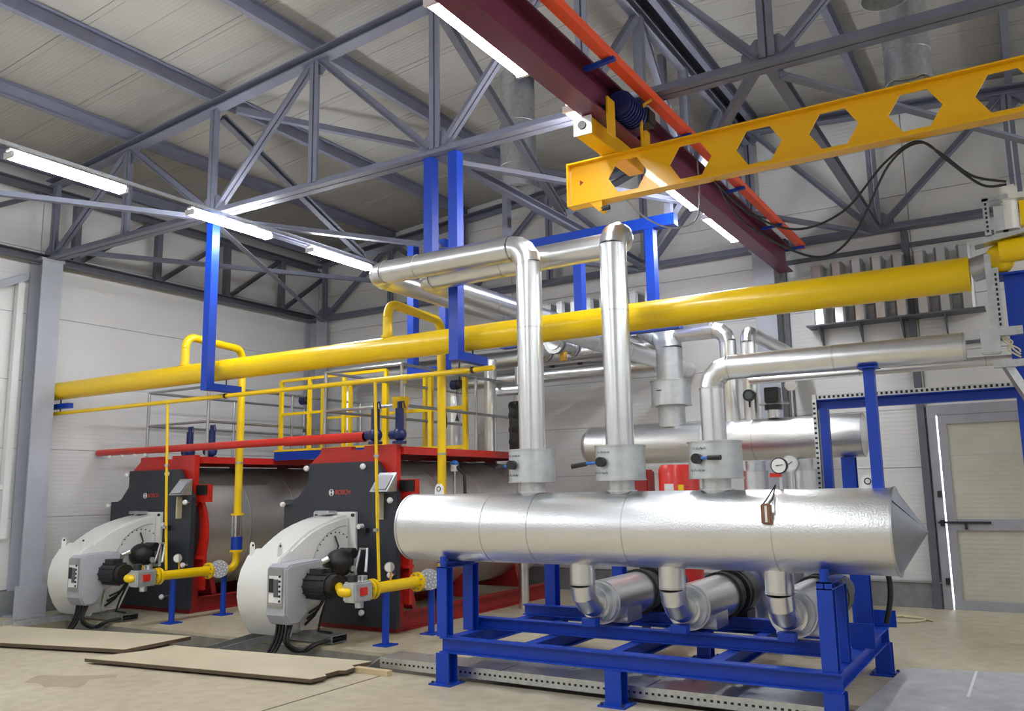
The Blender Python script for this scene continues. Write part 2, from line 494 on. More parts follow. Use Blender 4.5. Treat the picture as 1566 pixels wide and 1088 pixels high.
# ------------------------------------------------------------------ columns
def column(x, y, name, lab, face, h=5.0, group=None):
    t = thing(name, lab, 'column', (x, y, 0), group)
    if face == 'x':
        MB().ibeam((x, y, .012), (x, y, h), .30, .32, .016, (1, 0, 0)).build('shaft', 'colp', t, smooth=False)
    else:
        MB().ibeam((x, y, .012), (x, y, h), .30, .32, .016, (0, 1, 0)).build('shaft', 'colp', t, smooth=False)
    MB().box(x - .2, x + .2, y - .19, y + .19, 0, .02).build('base_plate', 'colp', t, smooth=False)
    MB().box(x - .19, x + .17, y - .17, y + .17, h - .02, h + .02).build('cap_plate', 'colp', t, smooth=False)
    return t
c = column(-12.06, 6.72, 'steel_column', 'wide grey I-section column on the left wall beside the gas pipe end', 'x')
MB().box(-11.9, -11.88, 6.5, 6.94, 0.0, .42).build('foot_casing', 'colp', c, smooth=False)
column(-12.06, 12.2, 'steel_column', 'grey steel column in the far corner of the two walls', 'x')
column(-3.12, 12.25, 'steel_column', 'pale grey column on the back wall under the end of the maroon beam', 'y')
# knee brace and window-like frame on the left wall in front of the column
k = thing('wall_brace', 'grey sloping knee brace and post on the left wall before the column', 'brace', (-12.18, 5.9, 0))
MB().bar((-12.17, 6.5, 4.75), (-12.17, 4.2, 3.55), .1, .1).build('sloping_strut', 'colp', k, smooth=False)
MB().bar((-12.17, 6.42, 4.65), (-12.17, 6.42, 1.05), .09, .09).build('post', 'wall', k, smooth=False)
MB().bar((-12.17, 6.42, 1.75), (-12.17, 5.2, 1.75), .06, .06).build('cross_rail', 'wall', k, smooth=False)

# ------------------------------------------------------------------ trusses
NODES = [-11.9, -10.2, -8.45, -6.72, -4.99, -3.27, -1.58, .1, 1.85, 3.55, 5.35]
ZC = 5.06
def truss(y, lab):
    t = thing('roof_truss', lab, 'truss', (-11.9, y, 5.0))
    MB().dangle((-12.1, y, ZC), (5.5, y, ZC), .2, .1, .02, .012).build('bottom_chord', 'primer', t, smooth=False)
    for xa, xb in ((-12.1, RID), (RID, 5.5)):
        MB().chan((xa, y, zb(xa) + .06), (xb, y, zb(xb) + .06), .16, .12, .014).build('top_chord', 'primer', t, smooth=False)
    for i, x in enumerate(NODES):
        MB().dangle((x, y, ZC + .03), (x, y, zb(x) + .05), .13, .08, .02, .01).build('vertical', 'primer', t, smooth=False)
        if i % 2 == 0 and 0 < i < 10:
            for s in (-1, 1):
                x2 = NODES[i + s]
                MB().dangle((x + s * .09, y, ZC + .06), (x2 - s * .06, y, zb(x2) + .02), .12, .08, .02, .01).build('diagonal', 'primer', t, smooth=False)
        if i in (0, 10):
            x2 = NODES[1 if i == 0 else 9]; s = 1 if i == 0 else -1
            MB().dangle((x + s * .06, y, ZC + .06), (x2 - s * .06, y, zb(x2) + .02), .12, .08, .02, .01).build('diagonal', 'primer', t, smooth=False)
        gz = ZC + .02 if i % 2 == 0 else zb(x)
        g = MB()
        if i % 2 == 0: g.prism([(x - .22, gz - .05), (x + .22, gz - .05), (x + .22, gz + .08), (x + .1, gz + .2), (x - .1, gz + .2), (x - .22, gz + .08)], 1, y - .009, y + .009)
        else: g.prism([(x - .2, gz + .06), (x + .2, gz + .06), (x + .2, gz - .06), (x + .09, gz - .18), (x - .09, gz - .18), (x - .2, gz - .06)], 1, y - .009, y + .009)
        g.build('gusset_plate', 'primer', t, smooth=False)
    return t
truss(6.72, 'grey steel roof truss carrying the tall blue pipe hangers')
truss(12.28, 'grey steel roof truss standing along the back wall')
truss(1.1, 'grey steel roof truss over the open floor before the boilers')

# purlins
for i, x in enumerate([-11.9, -10.2, -8.5, -6.75, -5.0, -3.37, -3.17, -1.55, .15, 1.85, 3.55, 5.3]):
    z = zb(x) + .12 + .1
    tag(MB().chan((x, Y0, z), (x, Y1 - .01, z), .08, .2, .012).build('purlin', 'primer', smooth=False),
        'long grey channel purlin lying across the roof trusses', 'purlin', 'roof purlins')

# horizontal bracing in the plane of the bottom chords
BZ = 5.0
def tie(x, lab):
    tag(MB().chan((x, 6.82, 5.06), (x, 12.18, 5.06), .1, .1, .01).build('chord_tie', 'primer', smooth=False), lab, 'brace')
tie(-4.99, 'grey steel tie between the trusses from the node over the blue hangers')
tie(-1.58, 'grey steel tie between the trusses right of the maroon beam')
tie(-8.45, 'grey steel tie between the trusses over the two boilers')
for k, (a, b_) in enumerate([((-11.9, 1.1), (-8.45, 6.72)), ((-8.45, 6.72), (-4.99, 12.28)), ((-8.45, 6.72), (-11.9, 12.28)),
              ((-4.99, 6.72), (-1.58, 12.28)), ((-1.58, 6.72), (1.85, 12.28)), ((-11.9, 6.72), (-8.45, 12.28)), ((-1.58, 6.72), (-4.99, 12.28))]):
    zz = 4.995 if k < 5 else 5.17
    A_, B_ = V((a[0], a[1], zz)), V((b_[0], b_[1], zz))
    dd = (B_ - A_).normalized() * .15
    tag(MB().sect(A_ + dd, B_ - dd, [(-.04, -.04), (.04, -.04), (.04, -.03), (-.03, -.03), (-.03, .04), (-.04, .04)]).build('diagonal_brace', 'primer', smooth=False),
        'slender grey angle brace crossing below the roof between trusses', 'brace', 'horizontal roof bracing')
for x, wh in ((-8.45, 'over the two boilers'), (-4.99, 'over the blue hangers')):
    t = thing('vertical_brace', 'grey V-shaped brace between two trusses %s' % wh, 'brace', (x, 9.5, 5.1))
    for ya in (6.82, 12.18):
        MB().chan((x, ya, zb(x) - .06), (x, 9.5, 5.16), .09, .09, .01).build('strut', 'primerd', t, smooth=False)
tag(MB().bar((-8.36, 6.95, zb(-8.36) + .06), (-5.98, 12.2, zb(-5.98) + .06), .08, .08).build('roof_brace', 'primer', smooth=False),
    'grey angle brace slanting just under the roof behind the front truss', 'brace')
# eaves beam with its lattice on the left wall, ridge bracing
t = thing('eaves_truss', 'grey lattice girder along the top of the left wall', 'girder', (-12.0, 6.9, 5.0))
for za in (5.02, 6.05):
    MB().chan((-12.0, -5.9, za), (-12.0, 12.2, za), .12, .12, .012).build('chord', 'primerd', t, smooth=False)
for i, yy in enumerate([1.2, 3.0, 4.9, 7.1, 8.5, 9.9, 11.2]):
    MB().chan((-12.0, yy, 5.08), (-12.0, yy, 6.0), .1, .1, .01).build('vertical', 'primerd', t, smooth=False)
    MB().chan((-12.0, yy + .06, 5.08), (-12.0, yy + (1.25 if i > 2 else 1.7), 6.0), .07, .07, .01).build('diagonal', 'primerd', t, smooth=False)
t = thing('ridge_brace', 'grey vertical lattice brace under the roof ridge between trusses', 'brace', (RID, 9.5, 5.0))
MB().chan((RID, 6.8, 5.28), (RID, 12.2, 5.28), .1, .1, .01).build('lower_chord', 'primer', t, smooth=False)
MB().chan((RID, 6.8, 6.72), (RID, 12.2, 6.72), .1, .12, .01).build('upper_chord', 'primer', t, smooth=False)
for yy in (8.1, 9.5, 10.9):
    MB().chan((RID, yy, 5.32), (RID, yy, 6.7), .1, .1, .01).build('vertical', 'primer', t, smooth=False)
for ya, yb_, s in ((8.05, 6.85, 1), (8.15, 9.45, 1), (10.85, 9.55, 1), (10.95, 12.15, 1)):
    MB().chan((RID, ya, 6.68), (RID, yb_, 5.34), .08, .08, .01).build('diagonal', 'primer', t, smooth=False)

# ------------------------------------------------------------------ lamps
def lamp(x, y0, z, lab, grp, L=1.22):
    t = thing('tube_lamp', lab, 'lamp', (x, y0 + L / 2, z), grp)
    MB().box(x - .035, x + .035, y0, y0 + L, z + .03, z + .05).build('housing', 'lampb', t, smooth=False)
    MB().prism([(x - .05, z + .03), (x + .05, z + .03), (x + .066, z + .005), (x + .05, z - .035), (x - .05, z - .035), (x - .066, z + .005)], 1, y0 + .03, y0 + L - .03).build('diffuser', 'lamp', t, smooth=False)
    for yy in (y0, y0 + L - .03):
        MB().box(x - .068, x + .068, yy, yy + .03, z - .036, z + .02).build('end_cap', 'lampb', t, smooth=False)
    for yy in (y0 + .2, y0 + L - .2):
        MB().cyl((x, yy, z + .05), (x, yy, z + .08), .012, 8).build('hanger', 'steel', t)
    return t
for yy in (-4.5, -2.3, -.1, 2.0, 4.02, 6.05, 7.95):
    lamp(-8.02, yy, 4.82, 'lit white tube lamp in the row over the boilers', 'tube lamps over the boilers')
for yy in (-4.5, -2.4, -.2, 2.0, 4.15, 6.1, 8.05, 9.62):
    lamp(-3.12, yy, 4.82, 'lit white tube lamp in the row beside the maroon crane beam', 'tube lamps beside the crane beam')
for yy in (-4.0, -1.0, 2.0, 5.0, 8.0, 10.5):  # extra row added out of view to balance light on the right
    lamp(3.4, yy, 4.82, 'added tube lamp out of view by the right wall, balancing the light', 'added fill lamps by the right wall')
for x, lab in ((-8.02, 'thin steel lamp rail carrying the tube lamps over the boilers'), (-3.12, 'thin steel lamp rail carrying the tube lamps beside the maroon beam'),
               (3.4, 'thin steel lamp rail added out of view for the fill lamps by the right wall')):  # last rail belongs to the added fill row
    tag(MB().bar((x, -5.5, 4.925), (x, 12.1, 4.92), .03, .03).build('lamp_rail', 'galv', smooth=False), lab, 'rail')

# ------------------------------------------------------------------ crane
cr = thing('crane_runway_beam', 'deep maroon I-beam crane runway hung under the roof trusses', 'beam', (-2.83, 4, 4.6))
RB = -2.80
MB().ibeam((RB, -5.5, 4.77), (RB, 12.1, 4.77), .19, .36, .02).build('beam', 'maroon', cr, smooth=False)
for yy in (1.1, 6.72, 11.9):
    MB().box(RB - .09, RB + .09, yy - .09, yy + .09, 4.95, 5.01).build('hanger_plate', 'navy', cr, smooth=False)
rl = thing('conductor_rail', 'orange red enclosed conductor rail running beside the maroon beam', 'rail', (-2.55, 4, 5.0))
MB().box(-2.575, -2.49, -5.5, 12.0, 4.87, 4.945).build('rail', 'rail', rl, smooth=False)
for yy in (1.4, 3.4, 5.6, 7.3, 9.0, 10.6, 11.8):
    MB().bar((-2.72, yy, 4.83), (-2.46, yy, 4.85), .04, .03).build('bracket', 'blue', rl, smooth=False)

def hexweb(x0, x1, y, z0, z1):
    """castellated web with hexagonal openings, built as plates around each hole"""
    mb = MB(); t = .006
    zc = (z0 + z1) / 2; hh = (z1 - z0) / 2 * .76
    pitch = .557; tip = .178
    holes = [-2.735 + pitch * k for k in range(0, int((x1 + 2.735) / pitch) + 1)]
    prev = x0
    for hx in holes:
        a, b_ = hx - tip, hx + tip
        if b_ > x1: break
        if a > prev: mb.box(prev, a, y - t, y + t, z0, z1)
        h2 = .09
        mb.prism([(a, zc), (a, z1), (hx - h2, z1), (hx - h2, zc + hh)], 1, y - t, y + t)
        mb.prism([(a, z0), (a, zc), (hx - h2, zc - hh), (hx - h2, z0)], 1, y - t, y + t)
        mb.prism([(b_, zc), (hx + h2, zc + hh), (hx + h2, z1), (b_, z1)], 1, y - t, y + t)
        mb.prism([(b_, z0), (hx + h2, z0), (hx + h2, zc - hh), (b_, zc)], 1, y - t, y + t)
        mb.box(hx - h2, hx + h2, y - t, y + t, zc + hh, z1)
        mb.box(hx - h2, hx + h2, y - t, y + t, z0, zc - hh)
        prev = b_
    mb.box(prev, x1, y - t, y + t, z0, z1)
    return mb
br = thing('crane_bridge', 'orange yellow castellated crane bridge beam with hexagonal holes', 'crane', (-1, 6.4, 4.03))
BY = 6.4
hexweb(-3.27, 5.2, BY, 4.045, 4.41).build('web', 'ocher', br, smooth=False)
MB().box(-3.28, 5.2, BY - .06, BY + .06, 4.41, 4.423).build('top_flange', 'ocher', br, smooth=False)
MB().box(-3.28, 5.2, BY - .06, BY + .06, 4.032, 4.045).build('bottom_flange', 'ocher', br, smooth=False)
MB().box(-3.288, -3.276, BY - .065, BY + .065, 4.03, 4.425).build('end_plate', 'ocher', br, smooth=False)
MB().prism([(-3.08, 4.032), (-2.96, 4.032), (-2.96, 3.95), (-2.99, 3.94)], 1, BY - .05, BY + .05).build('stop_bracket', 'ocher', br, smooth=False)
MB().cyl((-2.97, BY - .03, 3.965), (-2.9, BY - .03, 3.965), .022, 12).build('buffer', 'black', br)
MB().prism([(-3.185, 4.22), (-3.15, 4.245), (-3.185, 4.27)], 1, BY - .008, BY - .006).build('arrow_mark', 'dred', br, smooth=False)
cg = thing('crane_end_carriage', 'short yellow box carriage rolling under the maroon runway beam', 'crane carriage', (-2.86, 6.2, 4.42))
MB().box(-2.955, -2.805, 5.87, 6.95, 4.428, 4.575).build('box_beam', 'ocher', cg, smooth=False, bevel=.006)
MB().box(-2.96, -2.80, 5.855, 5.87, 4.425, 4.58).build('end_plate', 'white', cg, smooth=False)
MB().cyl((-2.88, 5.84, 4.505), (-2.88, 5.857, 4.505), .035, 16).build('buffer', 'black', cg)
for yy in (6.0, 6.75):
    for s in (-1, 1):
        MB().cyl((RB + s * .04, yy, 4.655), (RB + s * .1, yy, 4.655), .05, 18).build('wheel', 'dark', cg)
        MB().box(RB + s * .1, RB + s * .115, yy - .07, yy + .07, 4.43 if s > 0 else 4.575, 4.74).build('wheel_plate', 'ocher', cg, smooth=False)
dm = thing('hoist_travel_drive', 'dark blue black drive motor on the crane carriage beside the maroon beam', 'motor', (-2.62, 6.3, 4.56))
MB().cyl((-2.675, 6.12, 4.75), (-2.675, 6.48, 4.75), .105, 20).build('motor_body', 'navy', dm)
for k in range(7):
    MB().ring((-2.675, 6.16 + .045 * k, 4.75), (0, 1, 0), .1, .12, .014).build('cooling_fin', 'navy', dm)
MB().box(-2.685, -2.56, 6.5, 6.66, 4.7, 4.84).build('gearbox', 'dark', dm, smooth=False, bevel=.01)
pts = [(-2.6, 6.42, 4.43), (-2.6, 6.42, 4.78), (-2.56, 6.42, 4.83), (-2.50, 6.42, 4.85)]
tag(MB().tube(pts, .014, 8).build('collector_arm', 'ocher'), 'slim yellow collector arm reaching from the carriage to the red rail', 'arm')
def cable(pts, r, m, name, lab, cat='cable', grp=None, n=8, sub=8):
    P_ = [V(p) for p in pts]
    out = []
    for i in range(len(P_) - 1):
        p0 = P_[max(i - 1, 0)]; p1 = P_[i]; p2 = P_[i + 1]; p3 = P_[min(i + 2, len(P_) - 1)]
        for k in range(sub):
            t = k / sub
            out.append(0.5 * ((2 * p1) + (p2 - p0) * t + (2 * p0 - 5 * p1 + 4 * p2 - p3) * t * t + (3 * p1 - p0 - 3 * p2 + p3) * t ** 3))
    out.append(P_[-1])
    return tag(MB().tube(out, r, n).build(name, m), lab, cat, grp)
cable([(-2.0, 6.45, 4.03), (-1.75, 6.45, 3.72), (-1.4, 6.45, 3.52), (-1.05, 6.46, 3.60), (-.75, 6.46, 3.9), (-.53, 6.46, 4.02), (-.38, 6.46, 3.9), (-.2, 6.48, 3.7), (.0, 6.5, 3.62)],
      .009, 'black', 'festoon_cable', 'black festoon cable looping below the castellated bridge to the gas valve', grp='festoon cables')
cable([(-2.0, 6.50, 4.03), (-1.8, 6.5, 3.66), (-1.3, 6.5, 3.30), (-1.0, 6.5, 3.42), (-.72, 6.5, 3.9), (-.5, 6.5, 4.02), (-.35, 6.5, 3.86), (-.15, 6.5, 3.63), (.0, 6.5, 3.6)],
      .009, 'black', 'festoon_cable', 'black festoon cable looping below the castellated bridge to the gas valve', grp='festoon cables')
cable([(-2.78, 6.44, 4.03), (-2.66, 6.62, 3.88), (-2.46, 6.75, 3.80), (-2.32, 6.95, 3.95), (-2.42, 7.3, 4.58)], .007, 'steel', 'bridge_cable', 'thin grey cable sagging below the left end of the crane bridge')

# ================================================================== gas pipe
gy, gz = 7.0, 3.12
g = thing('gas_main_pipe', 'thick yellow gas main running the length of the hall over the boilers', 'pipe', (-6, gy, gz - .13))
MB().cyl((-12.2, gy, gz), (-.31, gy, gz), .128, 36).build('pipe_section', 'yellow', g)
for x in (-2.75,):
    MB().ring((x, gy, gz), (1, 0, 0), .126, .1295, .02, 36).build('weld_bead', 'yellow', g)
MB().ring((-.305, gy, gz), (1, 0, 0), .10, .131, .02, 36).build('end_bead', 'yellow', g)
g2 = thing('gas_purge_pipe', 'thin yellow purge pipe hung below the gas main', 'pipe', (-8, gy, 2.77))
MB().cyl((-12.2, gy, 2.795), (-4.5, gy, 2.795), .027, 16).build('pipe_section', 'yellow', g2)
for i, (xd, xu, wh) in enumerate(((-6.0, -5.86, 'the burner next to the long header'), (-9.5, -9.22, 'the burner by the left wall'))):
    d = thing('gas_drop_pipe', 'yellow gas drop pipe arching over the main to %s' % wh, 'pipe', (xd, 8.17, .6))
    zt = 3.63
    pts = [V((xu, gy, gz + .1)), V((xu, gy, zt)), V((xd, 8.17, zt)), V((xd, 8.17, 1.33))]
    pipe_run(d, pts, .052, .16, 'yellow', 20, 8, band=False)
    MB().ring((xu, gy, gz + .135), (0, 0, 1), .05, .066, .03, 20).build('weld_collar', 'yellow', d)
    MB().ring((xd, 8.17, 2.03), (0, 0, 1), .05, .056, .02, 20).build('clamp', 'steel', d)
    MB().cyl((xd, 8.17, 1.31), (xd, 8.17, 1.34), .088, 24).build('flange', 'yellow', d)
    for k in range(4):
        a = PI / 4 + k * PI / 2
        MB().cyl((xd + .06 * math.cos(a), 8.17 + .06 * math.sin(a), 1.0), (xd + .06 * math.cos(a), 8.17 + .06 * math.sin(a), 1.31), .012, 8).build('tie_rod', 'chrome', d)
    MB().cyl((xd, 8.17, 1.0), (xd, 8.17, 1.31), .04, 18).build('bellows', 'chrome', d)
    MB().cyl((xd, 8.17, .84), (xd, 8.17, 1.02), .075, 24).build('gas_meter_body', 'blue', d)
    MB().cyl((xd, 8.17, .815), (xd, 8.17, .845), .088, 24).build('flange', 'yellow', d)
    pipe_run(d, [(xd, 8.17, .82), (xd, 8.17, .60), (xd, 7.99, .60)], .05, .12, 'yellow', 20, 8, band=False)
    # gas train
    tx = xd - .03
    z = .60
    q = thing('gas_train', 'yellow flanged gas train with valve and filter feeding %s' % wh, 'gas train', (tx, 7.2, 0))
    MB().cyl((tx, 7.02, z), (tx, 7.74, z), .06, 24).build('pipe_section', 'yellow', q)
    for yy, rr in ((6.93, .10), (6.98, .105), (7.74, .105)):
        f = MB().cyl((tx, yy - .017, z), (tx, yy + .017, z), rr, 28).build('flange', 'yellow', q)
        for k in range(8):
            a = k * PI / 4 + .39
            MB().cyl((tx + .082 * math.cos(a), yy - .035, z + .082 * math.sin(a)), (tx + .082 * math.cos(a), yy + .035, z + .082 * math.sin(a)), .010, 8).build('bolt', 'steel', f)
    MB().cyl((tx, 7.77, z), (tx, 7.93, z), .085, 28).build('filter_body', 'boxm', q)
    # round perforated filter cover facing the aisle
    fc = MB().cyl((tx + .06, 7.86, z + .02), (tx + .12, 7.82, z + .02), .115, 32).build('filter_cover', 'lgrey', q)
    for k in range(26):
        a = k * 2.4; rr = .018 * math.sqrt(k) * 1.15
        c0 = V((tx + .121, 7.82, z + .02)) + V((.55, .83, 0)) * (rr * math.cos(a)) + V((0, 0, 1)) * (rr * math.sin(a))
        MB().cyl(c0, c0 + V((.012, -.008, 0)), .009, 8).build('cover_boss', 'dial', fc)
    MB().cyl((tx, 7.93, z), (tx, 7.99, z), .095, 28).build('flange', 'yellow', q)
    vb = MB().box(tx - .085, tx + .085, 6.62, 6.90, z - .10, z + .10).build('valve_block', 'boxm', q, smooth=False, bevel=.018)
    MB().box(tx + .085, tx + .10, 6.70, 6.80, z - .035, z + .045).build('red_label', 'red', vb, smooth=False)
    MB().cyl((tx, 6.68, z + .1), (tx, 6.68, z + .17), .05, 16).build('solenoid', 'dark', vb)
    MB().cyl((tx, 6.83, z + .1), (tx, 6.83, z + .15), .05, 16).build('solenoid', 'galv', vb)
    MB().cyl((tx + .02, 6.76, z - .16), (tx + .02, 6.76, z - .08), .045, 16).build('solenoid', 'galv', vb)
    pipe_run(q, [(tx, 6.62, z), (tx, 6.53, z), (tx - .86, 7.34, z + .04)], .045, .05, 'yellow', 18, 6, band=False)
    st = MB().cyl((tx, 7.28, z + .05), (tx, 7.28, z + .15), .012, 10).build('gauge_stem', 'brass', q)
    gd = MB().cyl((tx - .004, 7.265, z + .2), (tx + .012, 7.24, z + .2), .055, 24).build('pressure_gauge', 'steel', q)
    MB().cyl((tx + .012, 7.24, z + .2), (tx + .014, 7.238, z + .2), .047, 24).build('gauge_dial', 'dial', gd)
    for yy in (7.2, 8.0):
        p_ = MB().cyl((tx, yy, .012), (tx, yy, z - .055 if yy < 7.5 else z - .06), .038, 20).build('support_leg', 'blue', q)
        MB().box(tx - .095, tx + .095, yy - .095, yy + .095, 0, .014).build('foot_plate', 'blue', p_, smooth=False)
    # impulse line dropping from the purge pipe
    il = thing('impulse_gas_line', 'slim yellow impulse line dropping to %s' % wh, 'pipe', (tx, 7.02, .65))
    MB().tube([(tx, 7.0, 2.78), (tx, 7.05, 1.4), (tx, 7.09, .67)], .017, 12).build('tube', 'yellow', il)
    for zz in (1.98, 1.2):
        MB().ring((tx, 7.03, zz), (0, 0, 1), .015, .028, .03, 14).build('tube_clip', 'steel', il)

# blue hangers under the truss
for x, wh, bt in ((-8.42, 'above the boiler nearest the left wall', 2.84), (-4.75, 'in front of the bent insulated pipes', 2.86)):
    h = thing('pipe_hanger', 'tall blue L-shaped pipe hanger %s' % wh, 'hanger', (x, 6.72, bt))
    MB().box(x - .055, x + .055, 6.665, 6.775, bt, 5.0).build('post', 'blue', h, smooth=False)
    MB().box(x - .05, x + .05, 6.775, 7.2, bt, bt + .085).build('arm', 'blue', h, smooth=False)
    MB().cyl((x, 7.0, bt + .085), (x, 7.0, 3.0), .008, 8).build('threaded_rod', 'dark', h)
    MB().ring((x, 7.0, 2.795), (1, 0, 0), .026, .034, .03, 16).build('pipe_clip', 'dark', h)
h = thing('pipe_hanger', 'tall blue hanger post dropping from the truss behind the L-shaped one', 'hanger', (-5.06, 6.72, 3.86))
MB().box(-5.115, -5.005, 6.665, 6.775, 3.86, 5.0).build('post', 'blue', h, smooth=False)
MB().box(-5.2, -4.9, 6.55, 6.9, 3.845, 3.86).build('foot_plate', 'blue', h, smooth=False)
w_ = thing('wall_bracket', 'small blue bracket holding the gas pipe end at the left column', 'bracket', (-12.0, 7.0, 2.86))
MB().box(-12.2, -11.7, 6.96, 7.04, 2.86, 2.93).build('arm', 'blue', w_, smooth=False)
MB().cyl((-11.95, 7.0, 2.82), (-11.95, 7.0, 3.0), .01, 8).build('threaded_rod', 'dark', w_)

# ================================================================== header on its blue skid
HY, HZ, HR = 6.25, 1.28, .29
sk = thing('header_skid', 'blue welded steel skid frame under the long insulated header', 'frame', (-2.85, 7.0, 0))
ZB, ZT = .255, .38
sx0, sx1, sy0, sy1 = -4.44, -1.22, 6.05, 8.05
for yy in (sy0, sy1):
    MB().ibeam((sx0, yy, (ZB + ZT) / 2), (sx1, yy, (ZB + ZT) / 2), .10, ZT - ZB, .011).build('long_beam', 'blue', sk, smooth=False)
for xx in (-4.38, -3.62, -2.87, -2.08, -1.28):
    MB().ibeam((xx, sy0 + .05, (ZB + ZT) / 2 - .001), (xx, sy1 - .05, (ZB + ZT) / 2 - .001), .10, ZT - ZB - .004, .011).build('cross_beam', 'blue', sk, smooth=False)
for yy in (6.56, 7.45):
    MB().ibeam((sx0 - .02, yy, ZT + .05), (sx1 - .04, yy, ZT + .05), .09, .098, .010).build('cradle_beam', 'blue', sk, smooth=False)
for yy in (sy0, sy1):
    for xx in (-4.40, -2.84, -1.27):
        lg = MB().ibeam((xx, yy, .014), (xx, yy, ZB), .13, .13, .012, (0, 1, 0)).build('leg', 'blue', sk, smooth=False)
        fp = MB().box(xx - .11, xx + .11, yy - .11, yy + .11, 0, .014).build('foot_plate', 'blue', lg, smooth=False)
        for a in (-.085, .085):
            for b_ in (-.085, .085):
                MB().cyl((xx + a, yy + b_, .014), (xx + a, yy + b_, .03), .012, 8).build('anchor_bolt', 'dark', lg)
for xx in (-4.43, -1.29):
    for yy in (6.07, 6.46):
        MB().ibeam((xx, yy, ZT), (xx, yy, .955 if yy < 6.2 or xx < -3 else .90), .10, .10, .010, (0, 1, 0)).build('saddle_post', 'blue', sk, smooth=False)
    MB().ibeam((xx, 6.02, .97 if xx < -3 else .93), (xx, 6.52, .97 if xx < -3 else .93), .10, .05, .008).build('saddle_beam', 'blue', sk, smooth=False)
    MB().cyl((xx, 6.05, .93), (xx, 6.05, 1.04), .03, 14).build('saddle_stop', 'blue', sk)
for xx in (-4.2, -1.31):
    for yy in (7.55,):
        MB().ibeam((xx, yy, ZT), (xx, yy, .96), .11, .11, .010, (0, 1, 0)).build('rear_post', 'blue', sk, smooth=False)
MB().box(-1.34, -1.16, 7.0, 7.012, .38, .56).build('lifting_plate', 'blue', sk, smooth=False)
MB().box(-1.34, -1.16, 8.1, 8.112, .38, .52).build('lifting_plate', 'blue', sk, smooth=False)
for xx in (-4.55, -4.52):
    pass

hd = thing('insulated_header', 'long silver insulated header lying on the blue skid with a conical right end', 'header', (-2.85, HY, HZ - HR))
xs = [-4.89, -4.05, -3.32, -2.06, -1.64, -.84]
xs = [-4.89, -4.0, -3.55, -2.72, -1.6, -.84]
for a, b_ in zip(xs[:-1], xs[1:]):
    MB().cyl((a, HY, HZ), (b_, HY, HZ), HR, 56).build('cladding_section', 'foil', hd)
for x in xs[1:-1]:
    MB().ring((x, HY, HZ), (1, 0, 0), HR - .01, HR + .004, .008, 56).build('seam_band', 'band', hd)
MB().ring((xs[0], HY, HZ), (1, 0, 0), HR - .03, HR + .006, .02, 56).build('end_bead', 'band', hd)
MB().ring((xs[-1], HY, HZ), (1, 0, 0), HR - .03, HR + .008, .012, 56).build('end_bead', 'band', hd)
MB().tube([(-.845, HY, HZ), (-.655, HY, HZ)], [HR + .003, .004], 40).build('end_cone', 'cone', hd)
MB().tube([(-4.885, HY, HZ), (-4.96, HY, HZ)], [HR, .1], 40).build('end_cap', 'clad', hd)
MB().tube([(-.84, HY - .2, HZ + .215), (-.66, HY, HZ + .003)], .003, 6).build('cone_seam', 'dark', hd)
for x in (-4.62, -1.0):
    lg = MB().prism([(x - .045, HZ + HR - .01), (x + .045, HZ + HR - .01), (x + .045, HZ + HR + .055), (x + .02, HZ + HR + .09), (x - .02, HZ + HR + .09), (x - .045, HZ + HR + .055)], 1, HY - .008, HY + .008).build('lifting_lug', 'white', hd, smooth=False)
    MB().ring((x, HY, HZ + HR + .045), (0, 1, 0), .016, .024, .02, 16).build('lug_eye', 'dark', lg)
# tape-wrapped sensor hanging on the header
ss = thing('temperature_sensor', 'brown tape wrapped sensor hanging on wires at the header front', 'sensor', (-1.62, 5.95, 1.34))
MB().box(-1.655, -1.585, 5.935, 5.972, 1.335, 1.475).build('sensor_body', 'copper', ss, smooth=False, bevel=.008)
MB().box(-1.625, -1.61, 5.93, 5.936, 1.35, 1.46).build('label_strip', 'dial', ss, smooth=False)
for dx in (-.02, .02):
    MB().tube([(-1.62 + dx, 5.953, 1.47), (-1.615 + dx, 6.03, 1.50), (-1.60, 6.16, 1.60)], .005, 6).build('wire', 'dark', ss)

def writing(root, cx, yf, cz, n, w):
    """short handwritten marker word on a curved metal face (illegible in the photograph)"""
    for k in range(n):
        x = cx + (k - n / 2) * w
        MB().tube([(x - w * .35, yf, cz - .008), (x - w * .1, yf, cz + .010), (x + w * .15, yf, cz - .008), (x + w * .4, yf, cz + .004)], .002, 5).build('marker_stroke', 'ink', root)

def valve_riser(x, lab, hx):
    """flanged valve casing with black hand lever standing on the header"""
    v = thing('valve_casing', 'round metal valve casing with %s' % lab, 'valve', (x, HY, 1.55))
    MB().cyl((x, HY, 1.545), (x, HY, 1.66), .105, 32).build('neck', 'galv', v)
    MB().ring((x, HY, 1.575), (0, 0, 1), .10, .125, .012, 32).build('neck_collar', 'clad', v)
    cs = MB().cyl((x, HY, 1.66), (x, HY, 1.925), .197, 40).build('casing', 'boxm', v)
    for zz in (1.66, 1.925):
        MB().ring((x, HY, zz), (0, 0, 1), .18, .205, .012, 40).build('casing_rim', 'band', v)
    yf = HY - .19
    k = MB().cyl((x - .07, yf + .02, 1.80), (x - .07, yf - .05, 1.80), .038, 20).build('lever_hub', 'black', v)
    MB().tube([(x - .07, yf - .03, 1.80), (x - .07 + hx * .5, yf - .045, 1.80 + (-.012 if hx < 0 else .004))], [.011, .012], 10).build('lever', 'teal', v)
    MB().tube([(x - .07 + hx * .48, yf - .045, 1.80 + (-.012 if hx < 0 else .004)), (x - .07 + hx, yf - .055, 1.80 + (-.03 if hx < 0 else .003))], [.018, .02], 12).build('lever_grip', 'black', v)
    writing(v, x - .04, yf - .007, 1.875, 4, .028)
    writing(v, x - .06, yf - .010, 1.715, 4, .028)
    return v
